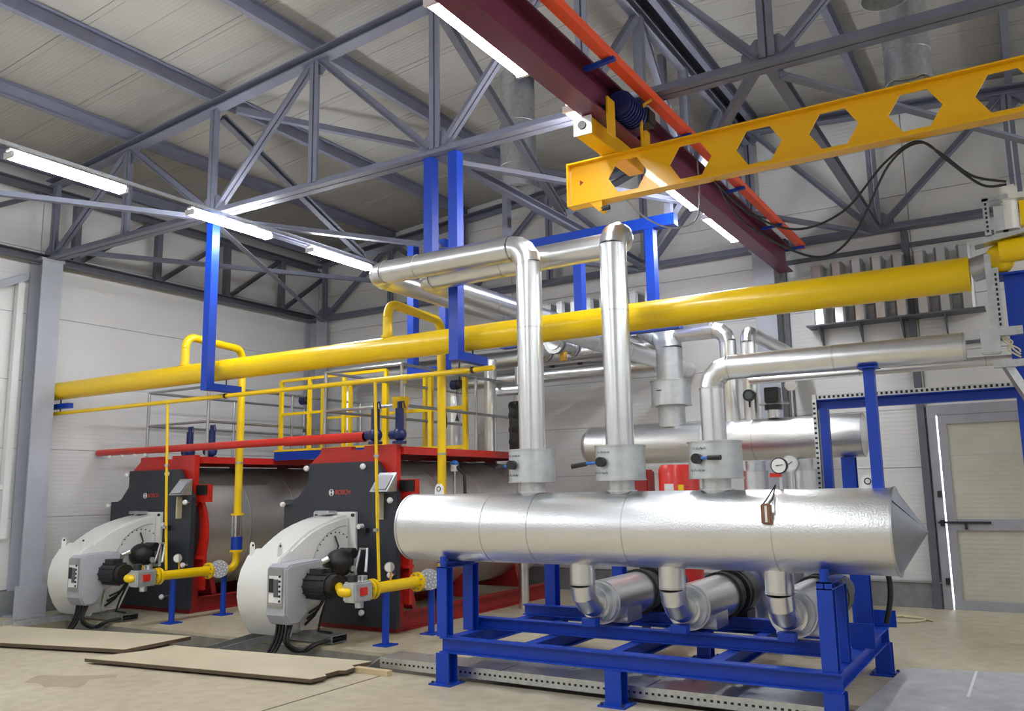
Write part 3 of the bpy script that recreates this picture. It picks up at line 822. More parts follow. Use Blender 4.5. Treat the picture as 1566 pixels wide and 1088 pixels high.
valve_riser(-3.645, 'its lever turned to the back, next to the red boiler', -.13)
valve_riser(-2.83, 'its lever pointing towards the boilers', -.24)
valve_riser(-2.055, 'its lever pointing towards the cream door', .19)
PR = .112
ZR = 3.72
p1 = thing('insulated_pipe', 'silver insulated pipe rising from the header and bending left over the gas main', 'pipe', (-3.64, HY, 1.92))
pipe_run(p1, [(-3.64, HY, 1.925), (-3.64, HY, ZR), (-5.42, HY, ZR), (-5.42, 11.74, ZR)], PR, .17, 'clad', 28, 4, every=1.05)
p2 = thing('insulated_pipe', 'tallest silver insulated pipe rising between two valve casings', 'pipe', (-2.83, HY, 1.92))
pipe_run(p2, [(-2.83, HY, 1.925), (-2.83, HY, 3.73), (-2.83, 6.50, 3.67), (-4.96, 6.50, 3.65), (-4.96, 11.74, 3.68)], PR, .118, 'clad', 28, 4, every=1.1)
p3 = thing('insulated_pipe', 'silver insulated pipe rising from the header and turning towards the door', 'pipe', (-2.06, HY, 1.92))
pipe_run(p3, [(-2.055, HY, 1.925), (-2.055, HY, 2.48), (-.34, HY, 2.48)], .092, .15, 'clad', 28, 3, every=.75)
ps = thing('pipe_stand', 'narrow blue post on the header holding up the pipe towards the door', 'post', (-.93, HY, 1.56))
MB().box(-.97, -.90, HY - .035, HY + .035, 1.56, 2.385).build('post', 'blue', ps, smooth=False)
MB().box(-1.0, -.87, HY - .08, HY + .08, 2.383, 2.392).build('saddle_plate', 'blue', ps, smooth=False)

# three insulated pump bodies under the header
for i, (x, lab) in enumerate(((-3.2, 'farthest from the conical header end'), (-2.44, 'between the two others'), (-1.64, 'nearest the conical header end'))):
    q = thing('insulated_filter', 'silver insulated filter body on the skid, the one %s' % lab, 'filter', (x, 6.9, .49))
    pipe_run(q, [(x, HY, 1.02), (x, HY, .665), (x, 6.56, .665)], .10, .18, 'clad', 26, 3)
    MB().cyl((x, 6.46, .665), (x, 6.52, .665), .13, 30).build('flange_cover', 'clad', q)
    MB().cyl((x, 6.52, .665), (x, 6.57, .665), .165, 32).build('front_ring', 'boxm', q)
    MB().cyl((x, 6.57, .665), (x, 7.34, .665), .178, 36).build('body', 'clad', q)
    MB().prism([(x - .17, .485), (x + .17, .485), (x + .165, .66), (x - .165, .66)], 1, 6.72, 7.02).build('saddle_cladding', 'clad', q, smooth=False)
    MB().cyl((x, 7.34, .665), (x, 7.40, .665), .20, 32).build('rear_flange', 'black', q)
    MB().tube([(x, 7.40, .665), (x, 7.45, .665), (x, 7.52, .665), (x, 7.57, .665)], [.15, .18, .18, .15], 28).build('rubber_coupling', 'black', q)
    MB().cyl((x, 7.57, .665), (x, 7.61, .665), .2, 32).build('rear_flange', 'black', q)
    MB().box(x - .06, x + .06, 6.33, 6.42, .50, .56).build('elbow_foot', 'blue', q, smooth=False)
    pm = thing('circulation_pump', 'dark circulation pump behind the insulated filter %s' % lab, 'pump', (x, 7.8, .38))
    MB().tube([(x, 7.61, .665), (x, 7.66, .665), (x, 7.72, .66), (x, 7.92, .66), (x, 7.98, .66)], [.12, .13, .19, .19, .12], 28).build('volute', 'dark', pm)
    MB().cyl((x, 7.98, .66), (x, 8.3, .66), .13, 24).build('motor', 'navy', pm)
    MB().box(x - .12, x + .12, 7.7, 7.95, .38, .5).build('pump_foot', 'dark', pm, smooth=False)
    MB().cyl((x, 7.82, .84), (x, 7.82, 1.1), .075, 20).build('outlet_pipe', 'dark', pm)
    MB().box(x + .02, x + .14, 7.68, 7.76, .92, 1.0).build('terminal_box', 'navy', pm, smooth=False)
cable([(-1.2, 7.6, 1.0), (-1.13, 7.62, .9), (-1.12, 7.63, .7), (-1.17, 7.64, .48)], .022, 'black', 'drain_hose', 'thick black hose curving down behind the conical header end')
cable([(-1.7, 11.5, .01), (-1.3, 11.3, .015), (-1.5, 11.0, .012), (-1.9, 11.2, .012), (-1.5, 11.45, .02), (-1.2, 11.2, .012)], .012, 'wire', 'loose_cable', 'loose coil of cream cable lying on the floor by the back wall')

# ================================================================== cable trays on the floor
def tray(name, lab, x0, x1, y0, y1, z0, h, slots=True):
    t = thing(name, lab, 'cable tray', ((x0 + x1) / 2, y0, z0))
    MB().box(x0, x1, y0, y1, z0, z0 + .004).build('tray_bottom', 'galv', t, smooth=False)
    for yy in (y0, y1 - .004):
        sd = MB().box(x0, x1, yy, yy + .004, z0 + .004, z0 + h).build('side_wall', 'galv', t, smooth=False)
    n = max(1, int((x1 - x0) / 1.0))
    for k in range(n):
        a = x0 + (x1 - x0) * k / n
        MB().box(a + .006, a + (x1 - x0) / n - .006, y0 - .004, y1 + .004, z0 + h, z0 + h + .006).build('cover_plate', 'galv', t, smooth=False)
    if slots:
        sm = MB()
        x = x0 + .03
        while x < x1 - .03:
            sm.box(x, x + .022, y0 - .0012, y0 + .002, z0 + h * .42, z0 + h * .62); x += .05
        o = sm.build('slot_row', 'black', t, smooth=False)
        o['kind'] = 'stuff'
    return t
tray('cable_tray', 'long galvanised cable tray lying in the trench mouth under the skid', -5.25, -1.36, 6.19, 6.50, .03, .085)
tray('cable_tray', 'second galvanised cable tray further back under the skid', -4.6, -1.4, 6.58, 6.78, .02, .06)
tag(MB().prism([(-5.5, -.05), (-5.25, .11), (-5.25, .12), (-5.5, -.04)], 1, 6.2, 6.49).build('tray_ramp', 'galv', smooth=False), 'short galvanised tray end dipping into the trench by the cover sheet', 'tray end')
for k, (x, wh) in enumerate(((-7.3, 'the burner next to the header'), (-10.92, 'the burner by the left wall'))):
    t = thing('cable_tray', 'galvanised cable tray with black cables under %s' % wh, 'cable tray', (x, 6.7, .0))
    MB().box(x - .15, x + .75, 6.95, 7.18, .012, .018).build('tray_bottom', 'galv', t, smooth=False)
    for yy in (6.95, 7.175):
        MB().box(x - .15, x + .75, yy, yy + .005, .018, .085).build('side_wall', 'galv', t, smooth=False)
    MB().box(x + .2, x + .75, 6.946, 7.184, .085, .09).build('cover_plate', 'galv', t, smooth=False)
    for s in (0, .22):
        MB().bar((x - .25 + s, 6.95, .06), (x - .45 + s, 6.1 + .0, -.05 if k == 0 else .02), .02, .07).build('side_rail', 'galv', t, smooth=False)
    for j in range(5):
        xj = x + .27 + .045 * j
        if j < 3:
            pts = [V((xj, 6.63, .25)), V((xj - .01, 6.62, .12)), V((xj - .05, 6.58, -.02)), V((xj - .14, 6.52 - .03 * j, -.2)), V((xj - .4, 6.42 - .03 * j, -.33))]
        else:
            pts = [V((xj, 6.66, .25)), V((xj + .01, 6.60, .06)), V((xj + .1, 6.57 + .04 * j, -.04)), V((xj + .24, 6.80, .03)), V((x + .52 + .05 * j, 7.0 + .03 * j, .055))]
        cable(pts, .017, 'black', 'power_cable', 'black power cable dropping from %s into the trench' % wh if j < 3 else 'black power cable looping from %s to its tray' % wh,
              grp='burner power cables %d %d' % (k, j < 3))

# cover sheets over the trench
def sheet(name, pts, lab, z=.02, h=.03):
    t = thing(name, lab, 'plate', (sum(p[0] for p in pts) / len(pts), sum(p[1] for p in pts) / len(pts), z))
    MB().prism(pts, 2, z, z + h).build('edge_frame', 'platee', t, smooth=False)
    MB().prism([(p[0], p[1]) for p in pts], 2, z + h, z + h + .005).build('top_sheet', 'plate', t, smooth=False)
    return t
sheet('cover_plate', [(-8.05, 5.12), (-5.38, 5.46), (-5.36, 5.62), (-5.42, 5.66), (-5.42, 5.83), (-5.36, 5.86), (-5.38, 6.0), (-5.46, 6.05), (-5.42, 6.27), (-7.75, 5.98)],
      'large pale floor cover sheet with a notched edge lying over the trench', .02)
sheet('cover_plate', [(-11.0, 4.92), (-8.1, 5.58), (-8.15, 6.42), (-10.9, 5.9)], 'large pale floor cover sheet lying before the burner by the left wall', .02, .035)
tag(MB().box(-5.42, -5.02, 6.02, 6.09, .0, .045).build('timber_offcut', 'wood', smooth=False), 'short pale timber offcut on the floor beside the notched cover sheet', 'timber')
gp = thing('checker_plate', 'grey scuffed steel floor plate lying before the cream door', 'plate', (-.3, 7.4, 0))
MB().prism([(-1.27, 6.5), (.9, 6.6), (.9, 8.75), (-1.15, 8.3)], 2, .0, .02).build('plate', 'plateg', gp, smooth=False)
MB().box(-.62, -.60, 7.4, 8.4, .02, .022).build('paint_line', 'dial', gp, smooth=False)

# ================================================================== boilers
def boiler(xc, wh):
    b = thing('boiler', 'anthracite fronted steel boiler on a red base, %s' % wh, 'boiler', (xc, 9.6, 0))
    def px(l): return [(xc + a, z) for a, z in l]
    MB().cyl((xc, 8.06, 1.14), (xc, 11.55, 1.14), .87, 64).build('shell', 'shell', b)
    for yy in (8.9, 9.8, 10.7):
        MB().ring((xc, yy, 1.14), (0, 1, 0), .86, .874, .02, 64).build('shell_seam', 'band', b)
    MB().cyl((xc, 11.55, 1.14), (xc, 11.65, 1.14), .8, 48).build('rear_plate', 'dred', b)
    # dark front door plate
    MB().prism(px([(-.91, .06), (.91, .06), (.925, 1.57), (.60, 1.96), (-.50, 1.96), (-.50, 1.73), (-.667, 1.553), (-.75, 1.52), (-.91, 1.517)]), 1, 7.78, 7.86).build('front_door', 'front', b, smooth=False, bevel=.006)
    MB().cyl((xc, 7.86, 1.12), (xc, 8.0, 1.12), .84, 56).build('smoke_chamber_ring', 'dark', b)
    MB().prism(px([(-.56, 1.8), (.83, 1.45), (.83, 2.155), (.33, 2.155), (.33, 2.11), (.12, 2.11), (.12, 2.155), (-.38, 2.155), (-.39, 2.09), (-.56, 1.96)]), 1, 7.88, 7.96).build('top_plate', 'red', b, smooth=False)
    ring = [(-.93, .3)] + [(.97 * math.cos(a), 1.05 + .97 * math.sin(a)) for a in [math.radians(t_) for t_ in range(200, -25, -12)]] + [(.93, .3)]
    MB().prism(px(ring), 1, 8.0, 8.06).build('red_flange', 'red', b, smooth=False)
    MB().box(xc + .84, xc + 1.08, 7.92, 8.0, 1.5, 1.74).build('side_bracket', 'red', b, smooth=False)
    MB().box(xc + .86, xc + 1.07, 7.90, 7.92, 1.60, 1.73).build('name_plate', 'black', b, smooth=False)
    MB().box(xc + .80, xc + 1.0, 7.92, 8.0, .72, .76).build('hinge_bracket', 'red', b, smooth=False)
    # base frame
    MB().box(xc - .80, xc + .85, 7.87, 8.0, 0, .55).build('front_skirt', 'dred', b, smooth=False)
    for s in (-.76, .80):
        MB().ibeam((xc + s, 8.0, .10), (xc + s, 11.6, .10), .12, .20, .014).build('base_beam', 'dred', b, smooth=False)
    for yy in (8.4, 9.6, 10.9):
        MB().prism(px([(-.7, .2), (.7, .2), (.6, .55), (-.6, .55)]), 1, yy - .04, yy + .04).build('saddle', 'dred', b, smooth=False)
    # top walkway edge
    for e0, e1 in ((-.47, -.41), (.81, .87)):
        MB().box(xc + e0, xc + e1, 7.97, 11.4, 2.04, 2.13).build('walkway_edge', 'red', b, smooth=False)
    MB().box(xc - .41, xc + .81, 7.97, 11.4, 2.095, 2.105).build('walkway_plate', 'galv', b, smooth=False)
    for yy in (8.3, 9.3, 10.3, 11.2):
        MB().box(xc - .41, xc + .81, yy - .03, yy + .03, 2.04, 2.095).build('walkway_bearer', 'dred', b, smooth=False)
        MB().box(xc - .1, xc + .1, yy - .03, yy + .03, 1.99, 2.04).build('walkway_pad', 'dred', b, smooth=False)
    # slanted display console
    cn = MB().prism([(7.60, 1.60), (7.78, 1.60), (7.78, 1.82)], 0, xc + .66, xc + .92).build('control_console', 'galv', b, smooth=False)
    ob = V((xc + .69, 7.612, 1.628)); ux = V((.2, 0, 0)); uz = V((0, .13, .159))
    MB().add([ob, ob + ux, ob + ux + uz, ob + uz] + [q + V((0, -.004, .004)) for q in (ob, ob + ux, ob + ux + uz, ob + uz)],
             [(0, 1, 2, 3), (4, 7, 6, 5), (0, 4, 5, 1), (1, 5, 6, 2), (2, 6, 7, 3), (3, 7, 4, 0)]).build('display', 'lgrey', cn, smooth=False)
    MB().box(xc + .70, xc + .725, 7.70, 7.78, 1.28, 1.58).build('tag_strip', 'wire', b, smooth=False)
    for a, z in ((-.46, 1.90), (.46, 1.90), (-.86, 1.46), (.875, 1.50), (.88, .66), (.46, .22), (-.86, .66)):
        k_ = MB().cyl((xc + a, 7.72, z), (xc + a, 7.78, z), .022, 14).build('door_bolt', 'chrome', b)
        MB().ball((xc + a, 7.71, z), .036, 14).build('bolt_cap', 'dial', k_)
    MB().cyl((xc + .40, 7.71, 1.2), (xc + .40, 7.78, 1.2), .03, 16).build('sight_glass', 'dial', b)
    MB().box(xc + .42, xc + .5, 7.72, 7.78, 1.12, 1.18).build('sight_glass_holder', 'black', b, smooth=False)
    # emblem and lettering
    em = MB().ring((xc - .10, 7.776, 1.60), (0, 1, 0), .034, .04, .006, 32).build('emblem_ring', 'logow', b)
    e2 = MB()
    e2.box(xc - .126, xc - .113, 7.773, 7.779, 1.578, 1.622).box(xc - .087, xc - .074, 7.773, 7.779, 1.578, 1.622).box(xc - .113, xc - .087, 7.773, 7.779, 1.595, 1.605)
    e2.build('emblem_anchor', 'logow', em, smooth=False)
    text_part('BOSCH', .075, Matrix.Translation(V((xc + .085, 7.777, 1.60))) @ FRONT, 'logo', b)
    return b
BX = {0: -7.28, 1: -10.9}
boiler(BX[0], 'next to the long insulated header')
boiler(BX[1], 'standing by the left wall')

def burner(xc, wh):
    b = thing('burner', 'white scroll shaped burner with grey control box on %s' % wh, 'burner', (xc, 6.95, .1))
    prof = [(7.76, 1.34), (7.60, 1.315), (7.44, 1.28), (7.28, 1.235), (7.13, 1.18), (7.0, 1.11), (6.86, 1.02), (6.74, .93), (6.63, .82), (6.565, .68), (6.55, .52), (6.57, .40), (6.63, .26), (6.72, .15), (6.80, .10),
            (7.10, .10), (7.20, .22), (7.28, .40), (7.36, .54), (7.48, .62), (7.76, .64)]
    MB().prism(prof, 0, xc - .27, xc + .22).build('scroll_housing', 'white', b, ang=35, bevel=.03)
    # thick front rim of the fan housing
    rim = [(6.53, .64), (6.525, .50), (6.55, .38), (6.62, .22), (6.72, .09), (6.84, .06), (6.86, .12), (6.70, .28), (6.64, .5), (6.66, .66), (6.74, .84), (6.84, .95), (6.80, 1.0), (6.66, .92), (6.57, .78)]
    MB().prism(rim, 0, xc - .29, xc + .24).build('housing_rim', 'white', b, ang=35, bevel=.012)
    for a in (-.24, .19):
        lg = MB().prism([(6.66, .9), (6.72, .9), (6.72, 1.04), (6.70, 1.07), (6.68, 1.07), (6.66, 1.04)], 0, xc + a - .008, xc + a + .008).build('lifting_lug', 'white', b, smooth=False)
        MB().cyl((xc + a - .01, 6.69, 1.035), (xc + a + .01, 6.69, 1.035), .014, 10).build('lug_hole', 'dark', lg)
    MB().box(xc - .36, xc + .33, 7.74, 7.78, .62, 1.37).build('mount_plate', 'white', b, smooth=False, bevel=.006)
    MB().box(xc - .2, xc + .03, 7.60, 7.74, 1.345, 1.385).build('hinge_block', 'galv', b, smooth=False)
    for a, z in ((.29, 1.33), (-.3, 1.33), (.29, .68)):
        MB().cyl((xc + a, 7.72, z), (xc + a, 7.745, z), .02, 10).build('bolt', 'dark', b)
    # access cover outline and screws on the side
    for k in range(9):
        a = .5 + k * .21
        MB().cyl((xc + .218, 7.52 - .30 * math.cos(a) * 1.1, .78 + .36 * math.sin(a)), (xc + .226, 7.52 - .30 * math.cos(a) * 1.1, .78 + .36 * math.sin(a)), .009, 8).build('cover_screw', 'dark', b)
    MB().tube([(xc + .224, 7.16, .86), (xc + .224, 7.24, 1.02), (xc + .224, 7.38, 1.13), (xc + .224, 7.56, 1.2), (xc + .224, 7.70, 1.21)], .006, 6).build('cover_edge', 'lgrey', b)
    MB().tube([(xc + .23, 7.50, 1.10), (xc + .27, 7.52, .98), (xc + .26, 7.44, .86), (xc + .28, 7.36, .78)], .010, 8).build('sensor_lead', 'black', b)
    # dark damper actuator cluster in front of the mount
    dm_ = MB().ball((xc + .34, 7.46, .80), .16, 18, (1, 1.05, 1.0)).build('damper_actuator', 'black', b)
    MB().cyl((xc + .22, 7.62, .9), (xc + .42, 7.62, .9), .06, 16).build('pressure_switch', 'dark', dm_)
    MB().cyl((xc + .44, 7.52, .74), (xc + .52, 7.5, .74), .035, 12).build('damper_knob', 'galv', dm_)
    MB().tube([(xc + .26, 7.18, .7), (xc + .3, 7.2, .82), (xc + .34, 7.28, .86)], .035, 12).build('inlet_duct', 'galv', b)
    MB().tube([(xc + .5, 7.55, .7), (xc + .52, 7.62, .95), (xc + .62, 7.62, .95), (xc + .66, 7.55, .70)], .02, 10).build('hose', 'galv', b)
    # fan motor
    m_ = MB().cyl((xc + .2, 6.86, .62), (xc + .80, 6.86, .62), .135, 28).build('fan_motor', 'dark', b)
    MB().cyl((xc + .80, 6.86, .62), (xc + .88, 6.86, .62), .12, 28).build('fan_cowl', 'black', m_)
    for k in range(12):
        a = 2 * PI * k / 12
        f_ = MB(); c0 = V((0, 6.86, .62))
        e_ = V((0, math.cos(a), math.sin(a))); s_ = V((0, -math.sin(a), math.cos(a)))
        vs = [V((xx, 0, 0)) + c0 + e_ * rr + s_ * t_ for xx in (xc + .5, xc + .78) for rr in (.125, .15) for t_ in (-.006, .006)]
        f_.add(vs, [(0, 1, 3, 2), (4, 6, 7, 5), (0, 4, 5, 1), (2, 3, 7, 6), (0, 2, 6, 4), (1, 5, 7, 3)])
        f_.build('cooling_fin', 'dark', m_, smooth=False)
    MB().box(xc + .55, xc + .72, 6.78, 6.92, .74, .80).build('terminal_box', 'dark', m_, smooth=False)
    # control box
    pf = [(6.50, .82), (6.50, .34), (6.56, .24), (6.70, .24), (6.80, .34), (7.04, .80), (7.04, .88), (6.56, .86)]
    cb_ = MB().prism(pf, 0, xc + .20, xc + .50).build('control_box', 'lgrey', b, smooth=False, bevel=.018)
    pn = MB().box(xc + .24, xc + .455, 6.488, 6.50, .42, .82).build('panel_recess', 'steel', cb_, smooth=False)
    pw = MB().box(xc + .262, xc + .44, 6.482, 6.489, .47, .745).build('panel_face', 'dial', cb_, smooth=False)
    MB().box(xc + .268, xc + .33, 6.474, 6.483, .575, .715).build('controller', 'black', cb_, smooth=False)
    MB().box(xc + .342, xc + .40, 6.472, 6.483, .53, .71).build('display_unit', 'screen', cb_, smooth=False)
    for k in range(6):
        MB().cyl((xc + .424, 6.472, .49 + .05 * k), (xc + .424, 6.483, .49 + .05 * k), .013, 10).build('push_button', 'black', cb_)
    # white air intake plate below the motor
    MB().prism([(6.96, .12), (7.22, .12), (7.42, .52), (7.38, .54), (7.0, .38)], 0, xc + .23, xc + .25).build('intake_plate', 'white', b, smooth=False)
    for k in range(3):
        MB().tube([(xc + .27 + .02 * k, 7.36 - .05 * k, .50 - .03 * k), (xc + .3, 7.22 - .05 * k, .36 - .05 * k), (xc + .3, 7.04 - .03 * k, .30 - .06 * k)], .014, 8).build('hose', 'black', b)
    MB().tube([(xc + .34, 7.3, .5), (xc + .38, 7.14, .25), (xc + .42, 7.06, .11), (xc + .6, 7.08, .10)], .013, 8).build('hose', 'black', b)
    return b
burner(BX[0], 'the boiler next to the header')
burner(BX[1], 'the boiler by the left wall')

# ================================================================== above and behind the boilers
rp = thing('red_discharge_pipe', 'red pipe running along the tops of both boilers from the left wall', 'pipe', (-9.5, 7.79, 2.2))
MB().cyl((-12.2, 7.79, 2.255), (-6.86, 7.79, 2.255), .05, 22).build('pipe_section', 'red', rp)
MB().cyl((-8.2, 7.79, 2.255), (-6.86, 7.79, 2.255), .062, 22).build('pipe_sleeve', 'red', rp)
for x in (-11.9, -11.6, -11.3, -11.05):
    MB().cyl((x, 7.79, 2.17), (x, 7.79, 2.21), .03, 12).build('drip_cup', 'dial', rp)
def safety_valve(x, y, z, lab):
    v = thing('safety_valve', lab, 'valve', (x, y, z))
    MB().cyl((x, y, z), (x, y, z + .03), .085, 20).build('flange', 'navy', v)
    MB().ball((x, y, z + .11), .085, 16).build('body', 'navy', v)
    MB().cyl((x - .13, y, z + .11), (x - .04, y, z + .11), .055, 16).build('outlet', 'navy', v)
    MB().cyl((x, y, z + .16), (x, y, z + .42), .052, 18).build('bonnet', 'navy', v)
    MB().cyl((x, y, z + .42), (x, y, z + .50), .03, 14).build('cap', 'navy', v)
    MB().tube([(x, y, z + .49), (x + .06, y, z + .50), (x + .08, y, z + .42)], .010, 8).build('lift_lever', 'navy', v)
    return v
safety_valve(-6.70, 7.79, 2.16, 'dark blue safety valve at the end of the red pipe')
safety_valve(-6.42, 7.9, 2.16, 'dark blue safety valve under a yellow funnel beside the grey rail post')
safety_valve(-11.0, 8.5, 2.13, 'dark blue safety valve on the boiler by the left wall, nearer the wall')
safety_valve(-10.5, 8.5, 2.13, 'dark blue safety valve on the boiler by the left wall, nearer the yellow drop pipe')
fn = tag(MB().tube([(-6.47, 7.98, 2.50), (-6.47, 7.98, 2.62), (-6.47, 7.98, 2.72)], [.03, .10, .11], 20).build('drain_funnel', 'yellow'), 'small yellow funnel above the safety valves', 'funnel')

def guard(xa, xb, ya, yb_, z0, lab, m='steel', r=.02, tops=(3.13, 2.63)):
    t = thing('guard_rail', lab, 'railing', ((xa + xb) / 2, ya, z0))
    for x in (xa, xb):
        n = 3
        for k in range(n):
            yy = ya + (yb_ - ya) * k / (n - 1)
            MB().cyl((x, yy, z0), (x, yy, tops[0]), r * 1.1, 12).build('post', m, t)
        for z in tops:
            MB().cyl((x, ya, z), (x, yb_, z), r, 12).build('side_rail', m, t)
    for z in tops:
        MB().cyl((xa, ya, z), (xb, ya, z), r, 12).build('front_rail', m, t)
    return t
guard(-11.33, -9.98, 8.0, 11.2, 2.13, 'grey steel tube guard rail on top of the boiler by the left wall')
guard(-7.72, -6.47, 8.0, 11.2, 2.13, 'grey steel tube guard rail on top of the boiler next to the header')

wk = thing('yellow_walkway', 'yellow railed walkway bridge with blue side channels between the two boilers', 'walkway', (-9.0, 9.5, 2.1))
for yy in (9.3, 10.2):
    MB().box(-10.0, -7.78, yy - .03, yy + .03, 2.10, 2.23).build('side_channel', 'blue', wk, smooth=False)
    MB().box(-10.0, -7.78, yy - .035, yy + .035, 2.23, 2.26).build('edge_angle', 'yellow', wk, smooth=False)
MB().box(-10.0, -7.78, 9.33, 10.17, 2.19, 2.21).build('deck', 'galv', wk, smooth=False)
for x in (-9.9, -9.3, -8.6, -7.8):
    for yy in (9.3, 10.2):
        MB().bar((x, yy, 2.26), (x, yy, 3.32), .05, .05).build('post', 'yellow', wk, smooth=False)
for yy in (9.3, 10.2):
    for z in (3.32, 2.80):
        MB().bar((-9.9, yy, z), (-7.8, yy, z), .04, .04).build('hand_rail', 'yellow', wk, smooth=False)
lad = thing('access_ladder_frame', 'yellow upright frame with closely spaced posts over the boiler walkway', 'frame', (-7.9, 9.7, 2.13))
for x in (-7.85, -7.35, -6.75):
    MB().bar((x, 9.75, 2.13), (x, 9.75, 3.30), .06, .06).build('post', 'yellow', lad, smooth=False)
for z in (3.28, 2.75, 2.2):
    MB().bar((-7.85, 9.75, z), (-6.75, 9.75, z), .04, .05).build('rail', 'yellow', lad, smooth=False)

# steam and flue pipes along the back
q = thing('insulated_pipe', 'white silver pipe with a swan neck rising behind the boiler by the left wall', 'pipe', (-10.4, 11, 2.1))
pipe_run(q, [(-10.9, 11.9, 1.9), (-10.9, 11.9, 3.72), (-4.6, 11.9, 3.74)], .16, .28, 'clad', 26, 4, every=1.3)
q = thing('insulated_pipe', 'thinner silver pipe running below the swan neck pipe along the back wall', 'pipe', (-7, 11.5, 3.3))
pipe_run(q, [(-8.2, 11.5, 2.1), (-8.2, 11.5, 3.34), (-4.6, 11.5, 3.36)], .11, .2, 'clad', 24, 4, every=1.3)
q = thing('insulated_pipe', 'silver pipe running level to the back wall behind the tall risers', 'pipe', (-4.4, 10, 3.3))
pipe_run(q, [(-4.4, 8.0, 3.36), (-4.4, 12.3, 3.36)], .12, .2, 'clad', 24, 4, every=1.0)
for k, (x, z) in enumerate(((-4.78, 3.32), (-5.15, 3.30))):
    q = thing('pipe_clamp', 'flanged silver pipe joint with orange cap below the gas main', 'pipe joint', (x, 9.0, z - .2), 'flanged joints')
    MB().cyl((x, 8.75, z), (x, 9.25, z), .085, 22).build('body', 'galv', q)
    for yy in (8.78, 8.84, 9.16, 9.22):
        MB().cyl((x, yy - .015, z), (x, yy + .015, z), .13, 22).build('flange', 'steel', q)
    MB().cyl((x, 9.0, z - .19), (x, 9.0, z - .08), .045, 14).build('drain_cap', 'brass', q)
q = thing('feed_pipe', 'vertical silver feed pipe with black valves behind the boiler next to the header', 'pipe', (-6.6, 10, 2.0))
pipe_run(q, [(-6.62, 10.2, 2.11), (-6.62, 10.2, 3.45)], .09, .1, 'clad', 20)
pipe_run(q, [(-6.12, 10.2, 0.0), (-6.12, 10.2, 3.3)], .07, .1, 'clad', 20)
MB().cyl((-6.42, 10.1, 2.98), (-6.0, 10.1, 2.98), .075, 18).build('cross_pipe', 'clad', q)
for z in (2.25, 2.42, 2.62, 2.75):
    MB().cyl((-6.2, 10.1, z), (-6.04, 10.05, z), .07, 16).build('valve_body', 'black', q)
MB().box(-6.2, -6.05, 10.02, 10.12, 2.1, 2.75).build('valve_stack', 'black', q, smooth=False)
for x, yy, z, lab in ((-7.0, 9.9, 3.1, 'blue'), (-10.0, 9.9, 3.08, 'blue')):
    q = thing('actuator', 'small dark blue valve actuator on a rod %s' % ('above the boiler next to the header' if x > -8 else 'above the boiler by the left wall'), 'actuator', (x, yy, 3.0))
    MB().cyl((x - .08, yy, z), (x + .02, yy, z), .07, 16).build('drum', 'navy', q)
    MB().cyl((x + .02, yy, z), (x + .08, yy, z), .06, 16).build('cap', 'black', q)
    MB().cyl((x + .05, yy, z), (x + .05, yy, z + .32), .012, 8).build('rod', 'dark', q)
    MB().cyl((x, yy, z - .45), (x, yy, z), .005, 6).build('chain', 'dark', q)
    MB().tube([(x, yy, z - .52), (x, yy, z - .43)], [.03, .006], 10).build('weight', 'dark', q)
q = thing('chain_wheel', 'black chain wheel hanging above the red walkway edge', 'wheel', (-6.9, 9.6, 2.35))
MB().ring((-6.93, 9.5, 2.55), (1, .5, 0), .055, .10, .05, 20).build('rim', 'black', q)
MB().cyl((-6.93, 9.5, 2.1), (-6.93, 9.5, 3.0), .008, 6).build('chain', 'dark', q)
MB().bar((-6.93, 9.5, 2.46), (-6.93, 9.5, 2.64), .02, .02).build('spoke', 'black', q, smooth=False)
q = thing('level_sensor', 'white probe with a blue cap on the boiler flank behind the header', 'sensor', (-6.35, 8.9, 1.4))
MB().cyl((-6.34, 8.9, 1.45), (-6.34, 8.9, 1.86), .02, 10).build('stem', 'chrome', q)
MB().cyl((-6.34, 8.9, 1.84), (-6.34, 8.9, 1.93), .05, 16).build('head', 'white', q)
MB().ball((-6.34, 8.9, 1.94), .058, 14, (1, 1, .7)).build('cap', 'teal', q)
MB().tube([(-6.3, 8.9, 1.9), (-6.2, 8.92, 1.8), (-6.18, 8.92, 1.2)], .022, 10).build('hose', 'black', q)

# blue hangers over the back pipes
q = thing('pipe_rack', 'blue goalpost shaped pipe hanger behind the tallest riser', 'hanger', (-4.6, 9.4, 3.5))
MB().box(-5.9, -3.42, 9.33, 9.47, 4.70, 4.84).build('cross_beam', 'blue', q, smooth=False)
MB().box(-5.9, -3.42, 9.33, 9.47, 3.44, 3.54).build('lower_beam', 'blue', q, smooth=False)
for x in (-4.73, -3.75):
    MB().box(x - .055, x + .055, 9.335, 9.465, 3.54, 4.70).build('post', 'blue', q, smooth=False)
for x in (-5.8, -3.5):
    MB().box(x - .04, x + .04, 9.35, 9.45, 4.84, 6.9 if x > -4 else 6.75).build('roof_tie', 'primer', q, smooth=False)
q = thing('pipe_rack', 'blue twin post pipe hanger behind the yellow drop arch', 'hanger', (-7.1, 9.4, 3.3))
for x in (-7.4, -6.84):
    MB().box(x - .055, x + .055, 9.335, 9.465, 3.3, 5.1).build('post', 'blue', q, smooth=False)
MB().box(-7.46, -6.78, 9.335, 9.465, 3.2, 3.3).build('lower_beam', 'blue', q, smooth=False)

